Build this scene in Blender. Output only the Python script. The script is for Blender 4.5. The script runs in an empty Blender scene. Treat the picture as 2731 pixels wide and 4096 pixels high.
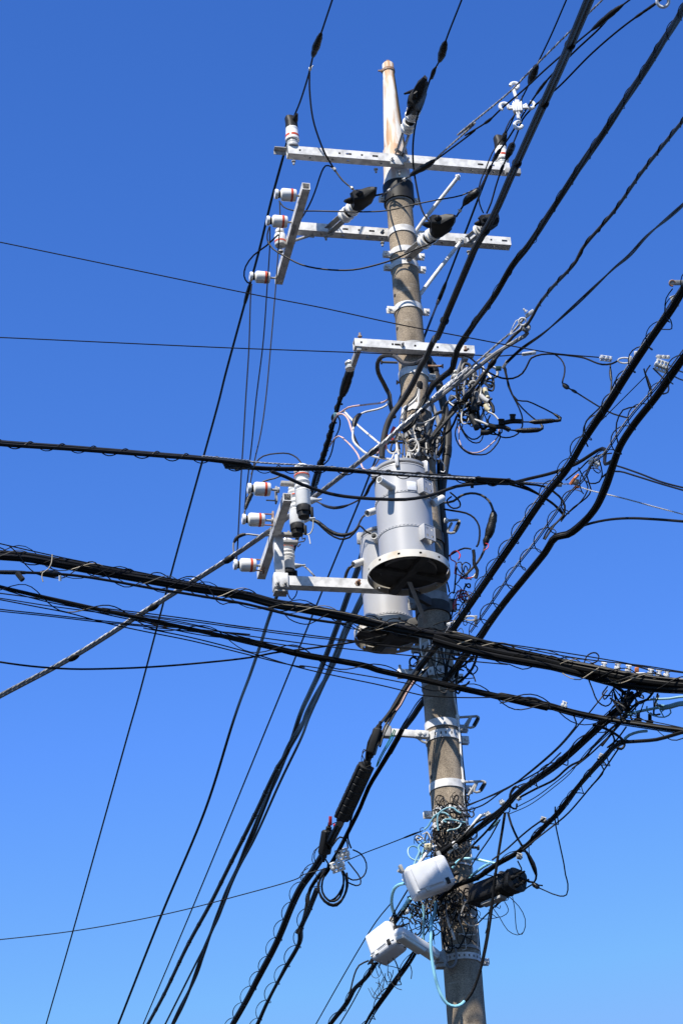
import bpy, bmesh, math, random, re
from mathutils import Vector, Matrix, noise
random.seed(7)
R = math.radians
sc = bpy.context.scene
col = sc.collection

# ------------------------------------------------------------------ camera
PITCH, ROLL, FPX, PW, PH = R(30.0), R(3.55), 9637.0, 2731.0, 4096.0
EYE = Vector((0, 0, 1.6))
FWD = Vector((0, math.cos(PITCH), math.sin(PITCH)))
_r0, _u0 = Vector((1, 0, 0)), Vector((0, -math.sin(PITCH), math.cos(PITCH)))
UP = _u0 * math.cos(ROLL) + _r0 * math.sin(ROLL)
RT = _r0 * math.cos(ROLL) - _u0 * math.sin(ROLL)
cd = bpy.data.cameras.new('camera')
cd.sensor_fit = 'VERTICAL'; cd.sensor_height = 36.0; cd.lens = FPX / PH * 36.0
cd.clip_start = 0.1; cd.clip_end = 3000
cam = bpy.data.objects.new('camera', cd); col.objects.link(cam)
cam.matrix_world = Matrix(((RT.x, UP.x, -FWD.x, EYE.x), (RT.y, UP.y, -FWD.y, EYE.y), (RT.z, UP.z, -FWD.z, EYE.z), (0, 0, 0, 1)))
sc.camera = cam
# ------------------------------------------------------------------ sky, sun, exposure
SUN_EL, SUN_ROT = R(51.5), R(206.0)
world = bpy.data.worlds.new('World'); sc.world = world; world.use_nodes = True
wn = world.node_tree.nodes; wl = world.node_tree.links
sky = wn.new('ShaderNodeTexSky'); sky.sky_type = 'NISHITA'; sky.sun_disc = False
sky.sun_elevation = SUN_EL; sky.sun_rotation = SUN_ROT
sky.altitude = 0; sky.air_density = 1.0; sky.dust_density = 0.0; sky.ozone_density = 3.0
bg = wn['Background']; bg.inputs['Strength'].default_value = 0.15
# deep polarised blue of the photograph: contrast and white balance of the whole sky
sep = wn.new('ShaderNodeSeparateColor'); com = wn.new('ShaderNodeCombineColor'); wl.new(sky.outputs[0], sep.inputs[0])
for i, (gam, gain) in enumerate(((2.0, .335), (1.62, .415), (1.4, .645))):
    pw = wn.new('ShaderNodeMath'); pw.operation = 'POWER'; pw.inputs[1].default_value = gam
    ml = wn.new('ShaderNodeMath'); ml.operation = 'MULTIPLY'; ml.inputs[1].default_value = gain
    wl.new(sep.outputs[i], pw.inputs[0]); wl.new(pw.outputs[0], ml.inputs[0]); wl.new(ml.outputs[0], com.inputs[i])
cap = wn.new('ShaderNodeMix'); cap.data_type = 'RGBA'; cap.blend_type = 'DARKEN'; cap.inputs[0].default_value = 1; cap.inputs[7].default_value = (.95, 2.0, 4.0, 1)
wl.new(com.outputs[0], cap.inputs[6]); wl.new(cap.outputs[2], bg.inputs['Color'])
sd = bpy.data.lights.new('sun', 'SUN'); sd.energy = 5.0; sd.angle = R(0.53); sd.color = (1.0, 0.94, 0.85)
sun = bpy.data.objects.new('sun', sd); col.objects.link(sun)
sdir = Vector((math.sin(SUN_ROT) * math.cos(SUN_EL), math.cos(SUN_ROT) * math.cos(SUN_EL), math.sin(SUN_EL)))
sun.rotation_euler = sdir.to_track_quat('Z', 'Y').to_euler()
sun.location = (0, 0, 40)
sc.view_settings.view_transform = 'Standard'; sc.view_settings.look = 'None'
sc.view_settings.exposure = 0.72; sc.view_settings.gamma = 1.0

# ------------------------------------------------------------------ from the photograph's points to places
PY = 15.0                                    # distance to the pole
POLE = Vector((0.595, PY, 0))
AZ = R(12.7)                                 # the street runs 12.7 degrees to the left
AW = Vector((-math.sin(AZ), math.cos(AZ), 0))   # away along the street
RV = Vector((math.cos(AZ), math.sin(AZ), 0))    # across it, to the right
ZV = Vector((0, 0, 1))
TILES = {'A': (900, 0, 1.568), 'B': (1731, 0, 1.568), 'C': (900, 600, 1.568), 'D': (1731, 900, 1.568),
         'E': (1200, 1300, 1.568), 'F': (900, 1700, 1.568), 'G': (1731, 1800, 1.568), 'H': (0, 1600, 1.568),
         'I': (1200, 2500, 1.568), 'J': (1731, 2500, 1.568), 'K': (1200, 3096, 1.568), 'L': (0, 2896, 1.3067),
         'M': (950, 1780, 3.136), 'N': (1550, 1350, 2.24), 'O': (1500, 3150, 3.136), 'W': (0, 0, 0.57415)}

def spx(t, x, y):
    a = TILES[t]; return a[0] + x / a[2], a[1] + y / a[2]
def ray(X, Y):
    return FWD + RT * ((X - PW / 2) / FPX) - UP * ((Y - PH / 2) / FPX)
def pt(t, x, y, dy=0.0):
    d = ray(*spx(t, x, y)); return EYE + d * ((PY + dy) / d.y)
def pth(t, x, y, z):
    d = ray(*spx(t, x, y)); return EYE + d * ((z - EYE.z) / d.z)
def proj(P):
    d = P - EYE; z = d.dot(FWD); return PW / 2 + FPX * d.dot(RT) / z, PH / 2 - FPX * d.dot(UP) / z
def depth(P): return (P - EYE).dot(FWD)
def line_t(P0, d, t, x, y):
    """how far along a line from P0 the photograph's point lies"""
    X, Y = spx(t, x, y); lo = 0.0; s = 0.0
    for _ in range(12):
        a = proj(P0 + d * s); b = proj(P0 + d * (s + .01))
        gx, gy = (b[0] - a[0]) / .01, (b[1] - a[1]) / .01
        s += ((X - a[0]) * gx + (Y - a[1]) * gy) / (gx * gx + gy * gy)
    return s
def pole_r(z): return .145 - .0035 * z if z < 13.2 else .0988
def pole_z(t, x, y): return pt(t, x, y, -.11).z

# ------------------------------------------------------------------ materials
MATS = {}
def mat(name, c, rough=.5, metal=0., n=0., scale=30., bump=0., spec=.5, c2=None, nz=1.0, lo=.35, hi=.65, coat=0.):
    if name in MATS: return MATS[name]
    m = bpy.data.materials.new(name); m.use_nodes = True
    nt = m.node_tree; b = nt.nodes['Principled BSDF']
    b.inputs['Base Color'].default_value = (*c, 1); b.inputs['Roughness'].default_value = rough
    b.inputs['Metallic'].default_value = metal; b.inputs['Specular IOR Level'].default_value = spec
    b.inputs['Coat Weight'].default_value = coat
    if n > 0 or c2:
        tc = nt.nodes.new('ShaderNodeTexCoord'); mp = nt.nodes.new('ShaderNodeMapping'); mp.inputs['Scale'].default_value = (1, 1, nz)
        ns = nt.nodes.new('ShaderNodeTexNoise'); ns.inputs['Scale'].default_value = scale; ns.inputs['Detail'].default_value = 6
        rp = nt.nodes.new('ShaderNodeValToRGB'); rp.color_ramp.elements[0].position = lo; rp.color_ramp.elements[1].position = hi
        d = c2 if c2 else tuple(v * (1 - n) for v in c)
        rp.color_ramp.elements[0].color = (*d, 1); rp.color_ramp.elements[1].color = (*c, 1)
        nt.links.new(tc.outputs['Object'], mp.inputs[0]); nt.links.new(mp.outputs[0], ns.inputs[0])
        nt.links.new(ns.outputs[0], rp.inputs[0]); nt.links.new(rp.outputs[0], b.inputs['Base Color'])
        if bump:
            bp = nt.nodes.new('ShaderNodeBump'); bp.inputs['Strength'].default_value = bump; bp.inputs['Distance'].default_value = .004
            nt.links.new(ns.outputs[0], bp.inputs['Height']); nt.links.new(bp.outputs[0], b.inputs['Normal'])
    MATS[name] = m; return m
def pole_mat():
    m = bpy.data.materials.new('weathered_concrete'); m.use_nodes = True; nt = m.node_tree; b = nt.nodes['Principled BSDF']
    N = nt.nodes.new; L = nt.links.new
    tc = N('ShaderNodeTexCoord')
    f = N('ShaderNodeTexNoise'); f.inputs['Scale'].default_value = 150; f.inputs['Detail'].default_value = 3
    r1 = N('ShaderNodeValToRGB'); e = r1.color_ramp.elements
    e[0].position = .30; e[0].color = (.15, .125, .097, 1); e[1].position = .70; e[1].color = (.39, .335, .265, 1)
    L(tc.outputs['Object'], f.inputs[0]); L(f.outputs[0], r1.inputs[0])
    g = N('ShaderNodeTexNoise'); g.inputs['Scale'].default_value = 7; g.inputs['Detail'].default_value = 7
    mp = N('ShaderNodeMapping'); mp.inputs['Scale'].default_value = (1, 1, .45); L(tc.outputs['Object'], mp.inputs[0]); L(mp.outputs[0], g.inputs[0])
    r2 = N('ShaderNodeValToRGB'); e = r2.color_ramp.elements
    e[0].position = .32; e[0].color = (.40, .37, .33, 1); e[1].position = .62; e[1].color = (1.1, 1.04, .95, 1); L(g.outputs[0], r2.inputs[0])
    mx = N('ShaderNodeMix'); mx.data_type = 'RGBA'; mx.blend_type = 'MULTIPLY'; mx.inputs[0].default_value = 1
    L(r1.outputs[0], mx.inputs[6]); L(r2.outputs[0], mx.inputs[7])
    # pale lime rings left by old bands
    w = N('ShaderNodeTexNoise'); w.inputs['Scale'].default_value = 5.5; w.inputs['Detail'].default_value = 5
    mw = N('ShaderNodeMapping'); mw.inputs['Scale'].default_value = (.6, .6, 2.6); L(tc.outputs['Object'], mw.inputs[0]); L(mw.outputs[0], w.inputs[0])
    r3 = N('ShaderNodeValToRGB'); e = r3.color_ramp.elements; e[0].position = .63; e[0].color = (0, 0, 0, 1); e[1].position = .72; e[1].color = (.45, .45, .45, 1)
    L(w.outputs[0], r3.inputs[0])
    m2 = N('ShaderNodeMix'); m2.data_type = 'RGBA'; L(r3.outputs[0], m2.inputs[0]); L(mx.outputs[2], m2.inputs[6]); m2.inputs[7].default_value = (.5, .46, .4, 1)
    L(m2.outputs[2], b.inputs['Base Color']); b.inputs['Roughness'].default_value = .9
    bp = N('ShaderNodeBump'); bp.inputs['Strength'].default_value = .5; bp.inputs['Distance'].default_value = .003
    L(f.outputs[0], bp.inputs['Height']); L(bp.outputs[0], b.inputs['Normal'])
    return m
BLACK = mat('black_rubber', (.010, .010, .010), .5, n=.4, scale=9, spec=.14)
DULL = mat('dull_black_plastic', (.016, .016, .016), .55, n=.35, scale=18, spec=.25)
TAPE = mat('black_tape', (.01, .01, .01), .45, n=.3, scale=70, bump=.7, spec=.3)
GREYC = mat('grey_cable_jacket', (.22, .22, .225), .5, n=.25, scale=14, spec=.3)
DKGREY = mat('dark_grey_cable_jacket', (.05, .048, .046), .5, n=.3, scale=14, spec=.25)
STEEL = mat('galvanised_steel', (.68, .675, .66), .55, .0, spec=.3, n=.32, scale=18, bump=.05, c2=(.43, .425, .41), lo=.32, hi=.6)
STEELD = mat('dull_galvanised_steel', (.38, .375, .36), .6, .0, spec=.3, n=.35, scale=18)
STRAND = mat('steel_strand', (.42, .42, .42), .45, .2, n=.3, scale=60)
RUST = mat('rusty_steel', (.23, .10, .045), .8, .1, n=.5, scale=40, c2=(.30, .24, .19), bump=.3)
PORC = mat('white_porcelain', (.80, .79, .75), .18, n=.1, scale=16, coat=.4)
PORCG = mat('grey_porcelain', (.48, .49, .48), .25, n=.12, scale=16)
RED = mat('red_glaze', (.60, .085, .025), .3, n=.25, scale=30)
TRANS = mat('grey_enamel_paint', (.40, .40, .405), .36, n=.14, scale=5, spec=.8, coat=.0, nz=.35)
TRIM = mat('stained_cream_rim_paint', (.62, .59, .52), .5, n=.35, scale=7, c2=(.45, .37, .26), lo=.28, hi=.5)
DARKST = mat('dark_steel_and_shade', (.05, .047, .043), .7, n=.5, scale=14)  # dark steel tone; under the tanks it also stands in for shade
WHITE = mat('white_plastic', (.70, .71, .73), .36, n=.10, scale=9)
WHITE2 = mat('grimy_white_plastic', (.66, .66, .64), .4, n=.3, scale=8, c2=(.42, .40, .35), lo=.25, hi=.5)
CREAM = mat('cream_plastic', (.62, .56, .38), .4, n=.2, scale=30)
CYAN = mat('pale_blue_conduit', (.17, .37, .44), .4, n=.2, scale=14)
HOSE = mat('pale_blue_hose', (.26, .58, .70), .4, n=.15, scale=14)
GREENW = mat('green_wire', (.02, .22, .11), .4)
PINKW = mat('faded_pink_wire', (.62, .42, .38), .5, n=.3, scale=10)
WHITEW = mat('off_white_wire', (.62, .60, .56), .5, n=.25, scale=12)
REDW = mat('red_vinyl', (.55, .04, .05), .4)
LASH = mat('weathered_tan_tie', (.30, .26, .19), .6, n=.3, scale=20)
ORANGE = mat('orange_tag', (.62, .20, .06), .5, n=.2, scale=30)
BAYO = mat('rust_streaked_white_paint', (.62, .60, .54), .6, c2=(.37, .21, .10), scale=15, nz=.13, lo=.40, hi=.54, bump=.15)
GLASSD = mat('milky_lamp_lens', (.62, .64, .62), .2, n=.12, scale=12)
CONC = pole_mat()

# ------------------------------------------------------------------ mesh building
class MB:
    def __init__(s): s.v = []; s.f = []
    def add(s, vs, fs):
        o = len(s.v); s.v += [Vector(p) for p in vs]; s.f += [tuple(i + o for i in f) for f in fs]; return s
    def tube(s, path, r, n=6, cap=True, taper=None):
        P = path; m = len(P)
        if m < 2: return s
        T = [(P[min(i + 1, m - 1)] - P[max(i - 1, 0)]) for i in range(m)]
        T = [(t.normalized() if t.length > 1e-9 else ZV) for t in T]
        nrm = T[0].cross(ZV)
        if nrm.length < .05: nrm = T[0].cross(RV)
        nrm.normalize(); vs = []
        for i in range(m):
            nrm = nrm - T[i] * nrm.dot(T[i])
            if nrm.length < 1e-6: nrm = T[i].orthogonal()
            nrm.normalize(); b = T[i].cross(nrm); rr = r[i] if isinstance(r, list) else r
            for k in range(n):
                a = 2 * math.pi * k / n; vs.append(P[i] + (nrm * math.cos(a) + b * math.sin(a)) * rr)
        fs = []
        for i in range(m - 1):
            for k in range(n):
                fs.append((i * n + k, i * n + (k + 1) % n, (i + 1) * n + (k + 1) % n, (i + 1) * n + k))
        if cap: fs.append(tuple(range(n - 1, -1, -1))); fs.append(tuple(range((m - 1) * n, m * n)))
        return s.add(vs, fs)
    def box(s, c, ax, dims, bev=0.0, seg=2):
        """box about c with axes ax (three unit vectors) and full sizes dims"""
        bm = bmesh.new(); bmesh.ops.create_cube(bm, size=1)
        M = Matrix([[ax[j][i] * dims[j] for j in range(3)] for i in range(3)])
        sg = M.determinant()
        for v in bm.verts: v.co = Vector((v.co.x * dims[0], v.co.y * dims[1], v.co.z * dims[2]))
        if bev: bmesh.ops.bevel(bm, geom=list(bm.edges), offset=bev, segments=seg, profile=.5, affect='EDGES')
        Q = Matrix([[ax[j][i] for j in range(3)] for i in range(3)])
        bm.verts.index_update()
        vs = [Vector(c) + Q @ v.co for v in bm.verts]; fs = [tuple(v.index for v in f.verts) for f in bm.faces]
        if sg < 0: fs = [f[::-1] for f in fs]
        bm.free(); return s.add(vs, fs)
    def lathe(s, o, axis, prof, n=20, hint=None):
        """prof: (along, radius) pairs"""
        a = Vector(axis).normalized(); u = (hint or (RV if abs(a.dot(RV)) < .9 else ZV)); u = (u - a * u.dot(a)).normalized(); w = a.cross(u)
        vs = []; fs = []
        for (h, r) in prof:
            for k in range(n):
                t = 2 * math.pi * k / n; vs.append(Vector(o) + a * h + (u * math.cos(t) + w * math.sin(t)) * max(r, .0004))
        for i in range(len(prof) - 1):
            for k in range(n):
                fs.append((i * n + k, i * n + (k + 1) % n, (i + 1) * n + (k + 1) % n, (i + 1) * n + k))
        fs.append(tuple(range(n - 1, -1, -1))); fs.append(tuple(range((len(prof) - 1) * n, len(prof) * n)))
        return s.add(vs, fs)
    def ring(s, o, z0, z1, r, n=72, holes=(), th=.006, hz=(.3, .7), hint=None):
        """upright band round an axis, thickness th outwards, with holes left out at the given columns"""
        u = hint or Vector((0, -1, 0)); w = ZV.cross(u)
        zs = [z0, z0 + (z1 - z0) * hz[0], z0 + (z1 - z0) * hz[1], z1]
        for (rr, flip) in ((r + th, False), (r, True)):
            vs = []; fs = []
            for z in zs:
                for k in range(n):
                    t = 2 * math.pi * k / n; d = u * math.cos(t) + w * math.sin(t); vs.append(Vector((o[0], o[1], 0)) + d * rr + ZV * z)
            for i in range(3):
                for k in range(n):
                    if i == 1 and k in holes: continue
                    q = (i * n + k, i * n + (k + 1) % n, (i + 1) * n + (k + 1) % n, (i + 1) * n + k)
                    fs.append(q[::-1] if flip else q)
            s.add(vs, fs)
        for z, fl in ((z0, True), (z1, False)):
            vs = []; fs = []
            for rr in (r + th, r):
                for k in range(n):
                    t = 2 * math.pi * k / n; d = u * math.cos(t) + w * math.sin(t); vs.append(Vector((o[0], o[1], 0)) + d * rr + ZV * z)
            for k in range(n):
                q = (k, (k + 1) % n, n + (k + 1) % n, n + k); fs.append(q[::-1] if fl else q)
            s.add(vs, fs)
        return s
    def loft(s, o, ax, secs, n=16):
        """secs: (along, cx, cy, rx, ry, squareness) ellipses or rounded squares along ax[2]"""
        vs = []; fs = []
        for (h, cx, cy, rx, ry, sq) in secs:
            for k in range(n):
                t = 2 * math.pi * k / n; c, d = math.cos(t), math.sin(t)
                c = math.copysign(abs(c) ** (1 - sq), c); d = math.copysign(abs(d) ** (1 - sq), d)
                vs.append(Vector(o) + ax[2] * h + ax[0] * (cx + rx * c) + ax[1] * (cy + ry * d))
        flip = ax[0].cross(ax[1]).dot(ax[2]) < 0
        for i in range(len(secs) - 1):
            for k in range(n):
                q = (i * n + k, i * n + (k + 1) % n, (i + 1) * n + (k + 1) % n, (i + 1) * n + k); fs.append(q[::-1] if flip else q)
        e0 = tuple(range(n - 1, -1, -1)); e1 = tuple(range((len(secs) - 1) * n, len(secs) * n))
        fs += [e0[::-1], e1[::-1]] if flip else [e0, e1]
        return s.add(vs, fs)
    def beam(s, P0, P1, up, w, h, wall=.006, holes=(), bholes=(), ends=True):
        """hollow square beam from P0 to P1; holes (at, length) metres from P0 left out of the front and back, bholes of the bottom and top"""
        d = (P1 - P0); L = d.length; d.normalize(); up = (up - d * up.dot(d)).normalized(); sd = d.cross(up)
        for (n_, t_, a, b, hs) in ((sd, up, w, h, holes), (sd * -1, up, w, h, holes), (up, sd, h, w, bholes), (up * -1, sd, h, w, bholes)):
            cuts = [0.0]
            for (at, ln) in sorted(hs): cuts += [at - ln / 2, at + ln / 2]
            cuts.append(L); rows = [-b / 2, -.009, .009, b / 2]
            for off, fl in ((a / 2, False), (a / 2 - wall, True)):
                vs = [P0 + d * x + t_ * y + n_ * off for y in rows for x in cuts]; m = len(cuts); fs = []
                for j in range(3):
                    for i in range(m - 1):
                        if j == 1 and i % 2 == 1: continue
                        q = (j * m + i, j * m + i + 1, (j + 1) * m + i + 1, (j + 1) * m + i)
                        good = d.cross(t_).dot(n_) > 0
                        fs.append(q if good != fl else q[::-1])
                s.add(vs, fs)
        if ends:
            for P, fl in ((P0, False), (P1, True)):
                o4 = [P + sd * (x * w / 2) + up * (y * h / 2) for x, y in ((-1, -1), (1, -1), (1, 1), (-1, 1))]
                i4 = [P + sd * (x * (w / 2 - wall)) + up * (y * (h / 2 - wall)) for x, y in ((-1, -1), (1, -1), (1, 1), (-1, 1))]
                fs = [(k, (k + 1) % 4, 4 + (k + 1) % 4, 4 + k) for k in range(4)]
                s.add(o4 + i4, [f[::-1] if fl else f for f in fs])
        return s
    def bolt(s, P, d, r=.009, l=.03):
        d = Vector(d).normalized()
        s.lathe(P, d, [(0, r * 1.9), (.008, r * 1.9), (.0085, r), (l, r), (l + .002, r * .6)], 6); return s
    def build(s, name, m, parent=None, label=None):
        me = bpy.data.meshes.new(name)
        o = bpy.data.objects.new(name, me); col.objects.link(o)
        if parent is not None:
            q = parent; base = Vector((0, 0, 0))
            while q is not None: base = base + q.location; q = q.parent
            o.parent = parent
        else:
            lo = Vector((min(v[i] for v in s.v) for i in range(3))); hi = Vector((max(v[i] for v in s.v) for i in range(3)))
            base = (lo + hi) / 2; base.z = lo.z; o.location = base
        me.from_pydata([v - base for v in s.v], [], s.f)
        me.materials.append(m)
        for p in me.polygons: p.use_smooth = True
        me.set_sharp_from_angle(angle=R(42)); me.update()
        if label: o['label'] = label
        return o

def empty(name, loc=(0, 0, 0)):
    o = bpy.data.objects.new(name, None); o.location = loc; o.empty_display_size = .1; col.objects.link(o); return o
def tag(o, label, cat, group=None, kind=None):
    if label: o['label'] = label
    if cat: o['category'] = cat
    if group: o['group'] = group
    if kind: o['kind'] = kind
    return o
def thing(name, loc, label, cat, group=None): return tag(empty(name, loc), label, cat, group)
def copy_tree(o, parent=None):
    c = o.copy(); col.objects.link(c)
    if parent is not None: c.parent = parent
    for ch in list(o.children): copy_tree(ch, c)
    return c
def dup(o, label, M=None, group=None):
    c = copy_tree(o); c['label'] = label
    if group: c['group'] = group
    if M is not None: c.matrix_world = M
    return c
def frame(loc, z, x=None, s=1.0, sz=1.0):
    z = Vector(z).normalized(); x = Vector(x) if x is not None else (UP if abs(z.dot(UP)) < .9 else RT)
    x = (x - z * x.dot(z)).normalized(); y = z.cross(x)
    return Matrix(((x.x * s, y.x * s, z.x * sz, loc[0]), (x.y * s, y.y * s, z.y * sz, loc[1]), (x.z * s, y.z * s, z.z * sz, loc[2]), (0, 0, 0, 1)))
X3 = (RV, AW, ZV)

# ------------------------------------------------------------------ paths
def spline(P, step=.05):
    if len(P) < 3: Q = [P[0], *P, P[-1]] if len(P) == 2 else P
    Q = [P[0] * 2 - P[1]] + list(P) + [P[-1] * 2 - P[-2]]; out = []
    for i in range(1, len(Q) - 2):
        p0, p1, p2, p3 = Q[i - 1], Q[i], Q[i + 1], Q[i + 2]
        t0 = 0; t1 = t0 + max((p1 - p0).length, 1e-5) ** .5; t2 = t1 + max((p2 - p1).length, 1e-5) ** .5; t3 = t2 + max((p3 - p2).length, 1e-5) ** .5
        n = max(2, min(60, int((p2 - p1).length / step)))
        for k in range(n):
            t = t1 + (t2 - t1) * k / n
            A1 = p0 * ((t1 - t) / (t1 - t0)) + p1 * ((t - t0) / (t1 - t0)); A2 = p1 * ((t2 - t) / (t2 - t1)) + p2 * ((t - t1) / (t2 - t1)); A3 = p2 * ((t3 - t) / (t3 - t2)) + p3 * ((t - t2) / (t3 - t2))
            B1 = A1 * ((t2 - t) / (t2 - t0)) + A2 * ((t - t0) / (t2 - t0)); B2 = A2 * ((t3 - t) / (t3 - t1)) + A3 * ((t - t1) / (t3 - t1))
            out.append(B1 * ((t2 - t) / (t2 - t1)) + B2 * ((t - t1) / (t2 - t1)))
    out.append(Q[-2]); return out
def path(s, dy=0.0, h=None, ext=(0, 0), step=.05):
    """'A672,0@-4 600,215' -> points; @ gives the distance beyond the pole, h a height anchor (tile, x, y, dy)"""
    t = 'W'; raw = []
    for tok in s.split():
        if tok[0].isalpha(): t = tok[0]; tok = tok[1:]
        q = tok.split('@'); x, y = map(float, q[0].split(',')); raw.append((t, x, y, float(q[1]) if len(q) > 1 else None))
    S = [spx(a, b, c) for a, b, c, d in raw]
    keep = [0]
    for i in range(1, len(raw)):
        near = math.hypot(S[i][0] - S[keep[-1]][0], S[i][1] - S[keep[-1]][1]) < 30
        if not (near and raw[i][0] != raw[keep[-1]][0] and i < len(raw) - 1 and raw[i][3] is None): keep.append(i)
    raw = [raw[i] for i in keep]; S = [S[i] for i in keep]
    L = [0.0]
    for i in range(1, len(S)): L.append(L[-1] + math.hypot(S[i][0] - S[i - 1][0], S[i][1] - S[i - 1][1]))
    if h is not None:
        z = pt(*h).z; P = [pth(a, b, c, z) if d is None else pt(a, b, c, d) for a, b, c, d in raw]
    else:
        k = [i for i in range(len(raw)) if raw[i][3] is not None]; P = []
        for i, (a, b, c, d) in enumerate(raw):
            if d is None:
                lo = max([j for j in k if j < i], default=None); hi = min([j for j in k if j > i], default=None)
                if lo is None and hi is None: d = dy
                elif lo is None: d = raw[hi][3]
                elif hi is None: d = raw[lo][3]
                else:
                    f = (L[i] - L[lo]) / max(L[hi] - L[lo], 1e-6); d = 1 / ((1 - f) / (PY + raw[lo][3]) + f / (PY + raw[hi][3])) - PY
            P.append(pt(a, b, c, d))
    if ext[0]: P = [P[0] + (P[0] - P[1]).normalized() * ext[0]] + P
    if ext[1]: P = P + [P[-1] + (P[-1] - P[-2]).normalized() * ext[1]]
    return spline(P, step)
def width(P, w): return w / 2 / FPX * sum(depth(p) for p in P) / len(P)
def px_m(P): return sum(depth(p) for p in P) / len(P) / FPX     # metres to one pixel of the photograph
def side_frames(P):
    out = []
    for i in range(len(P)):
        t = (P[min(i + 1, len(P) - 1)] - P[max(i - 1, 0)]).normalized()
        s = t.cross(ZV)
        s = s.normalized() if s.length > .1 else RV.copy()
        out.append((t, s, s.cross(t)))
    return out
def offset(P, ox, oy, wob=0., seed=0., twist=0., wl=.8):
    F = side_frames(P); out = []; L = 0
    for i, p in enumerate(P):
        if i: L += (P[i] - P[i - 1]).length
        a = twist * L; c, d = math.cos(a), math.sin(a)
        x = ox * c - oy * d; y = ox * d + oy * c
        if wob: x += wob * noise.noise(Vector((L / wl, seed, 0))); y += wob * noise.noise(Vector((L / wl, seed, 9)))
        out.append(p + F[i][1] * x + F[i][2] * y)
    return out
def resample(P, step):
    out = [P[0]]; need = step
    for i in range(1, len(P)):
        a, b = P[i - 1], P[i]; d = (b - a).length; pos = 0
        while d - pos >= need:
            pos += need; out.append(a.lerp(b, pos / d)); need = step
        need -= d - pos
    if (out[-1] - P[-1]).length > 1e-4: out.append(P[-1])
    return out
def stretch(P):
    # how much longer a run is than it shows
    L = sum((P[i + 1] - P[i]).length for i in range(len(P) - 1)); l = 0.
    for i in range(len(P) - 1):
        a, b = proj(P[i]), proj(P[i + 1]); l += math.hypot(a[0] - b[0], a[1] - b[1])
    return max(1., L / max(l * px_m(P), 1e-6))
def coil(P, rad, pitch, per=12, ox=0., oy=0., ry=None, irr=0., seed=0.):
    Q = resample(P, pitch / per); F = side_frames(Q); out = []
    for i, p in enumerate(Q):
        a = 2 * math.pi * i / per
        if irr: a += irr * noise.noise(Vector((i / per * .5, seed, 0)))
        k = 1 + (irr * .35 * noise.noise(Vector((i / per * .6, seed, 5))) if irr else 0)
        out.append(p + F[i][1] * (ox + rad * k * math.cos(a)) + F[i][2] * (oy + (ry or rad) * k * math.sin(a)))
    return out

def strand_into(mb, P, r, lay=14.):
    """three twisted steel strands of overall radius r"""
    Q = resample(P, r * lay / 5)
    for k in range(3):
        pts = []; F = side_frames(Q)
        for i, p in enumerate(Q):
            a = 2 * math.pi * (i / 5 / 1.0 + k / 3); pts.append(p + (F[i][1] * math.cos(a) + F[i][2] * math.sin(a)) * r * .5)
        mb.tube(pts, r * .55, 4)
def wire(name, label, cat, s, w, m=None, dy=0., h=None, ext=(0, 0), group=None, n=6, joints=(), steel=False, wob=0., ties=()):
    """one cable; w is how wide it shows; joints: (tile,x,y,half length,width) taped splices on it"""
    P = path(s, dy, h, ext); r = width(P, w)
    if wob: P = offset(P, 0, 0, wob, random.random() * 50)
    mb = MB()
    if steel: strand_into(mb, P, r * 1.12)
    else: mb.tube(P, r, n)
    if not joints and not ties: return tag(mb.build(name, m or BLACK), label, cat, group)
    root = thing(name, P[len(P) // 2], label, cat, group)
    mb.build('conductor' if not steel else 'strand', m or BLACK, root)
    for (t, x, y, hl, jw) in joints:
        X = spx(t, x, y); i = min(range(len(P)), key=lambda i: (proj(P[i])[0] - X[0]) ** 2 + (proj(P[i])[1] - X[1]) ** 2)
        k = depth(P[i]) / FPX; H = hl * k; J = jw / 2 * k
        Q = resample(P, .02); c = min(range(len(Q)), key=lambda j: (Q[j] - P[i]).length)
        seg = []; acc = [0]
        lo = c
        while lo > 0 and (Q[lo] - Q[c]).length < H * 1.4: lo -= 1
        hi = c
        while hi < len(Q) - 1 and (Q[hi] - Q[c]).length < H * 1.4: hi += 1
        seg = Q[lo:hi + 1]
        if len(seg) > 2:
            m_ = len(seg); rr = []
            for j in range(m_):
                u = abs(2 * j / (m_ - 1) - 1); rr.append(r * 1.15 + (J - r * 1.15) * (max(0, 1 - u ** 3)) * (1 + .30 * noise.noise(Vector((j * .9, X[0], X[1])))))
            MB().tube(seg, rr, 10).build('taped_joint', TAPE, root)
    for (t, x, y) in ties:
        X = spx(t, x, y); i = min(range(1, len(P) - 1), key=lambda i: (proj(P[i])[0] - X[0]) ** 2 + (proj(P[i])[1] - X[1]) ** 2)
        d = (P[i + 1] - P[i - 1]).normalized(); tb = MB()
        tb.lathe(P[i] - d * .012, d, [(0, r * 1.3), (.002, r * 1.8), (.022, r * 1.8), (.024, r * 1.3)], 10)
        q = d.orthogonal().normalized(); tb.tube([P[i] + q * r, P[i] + q * (r + .03) + ZV * .01], .004, 4)
        tb.build('cable_tie', WHITEW, root)
    return root
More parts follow.
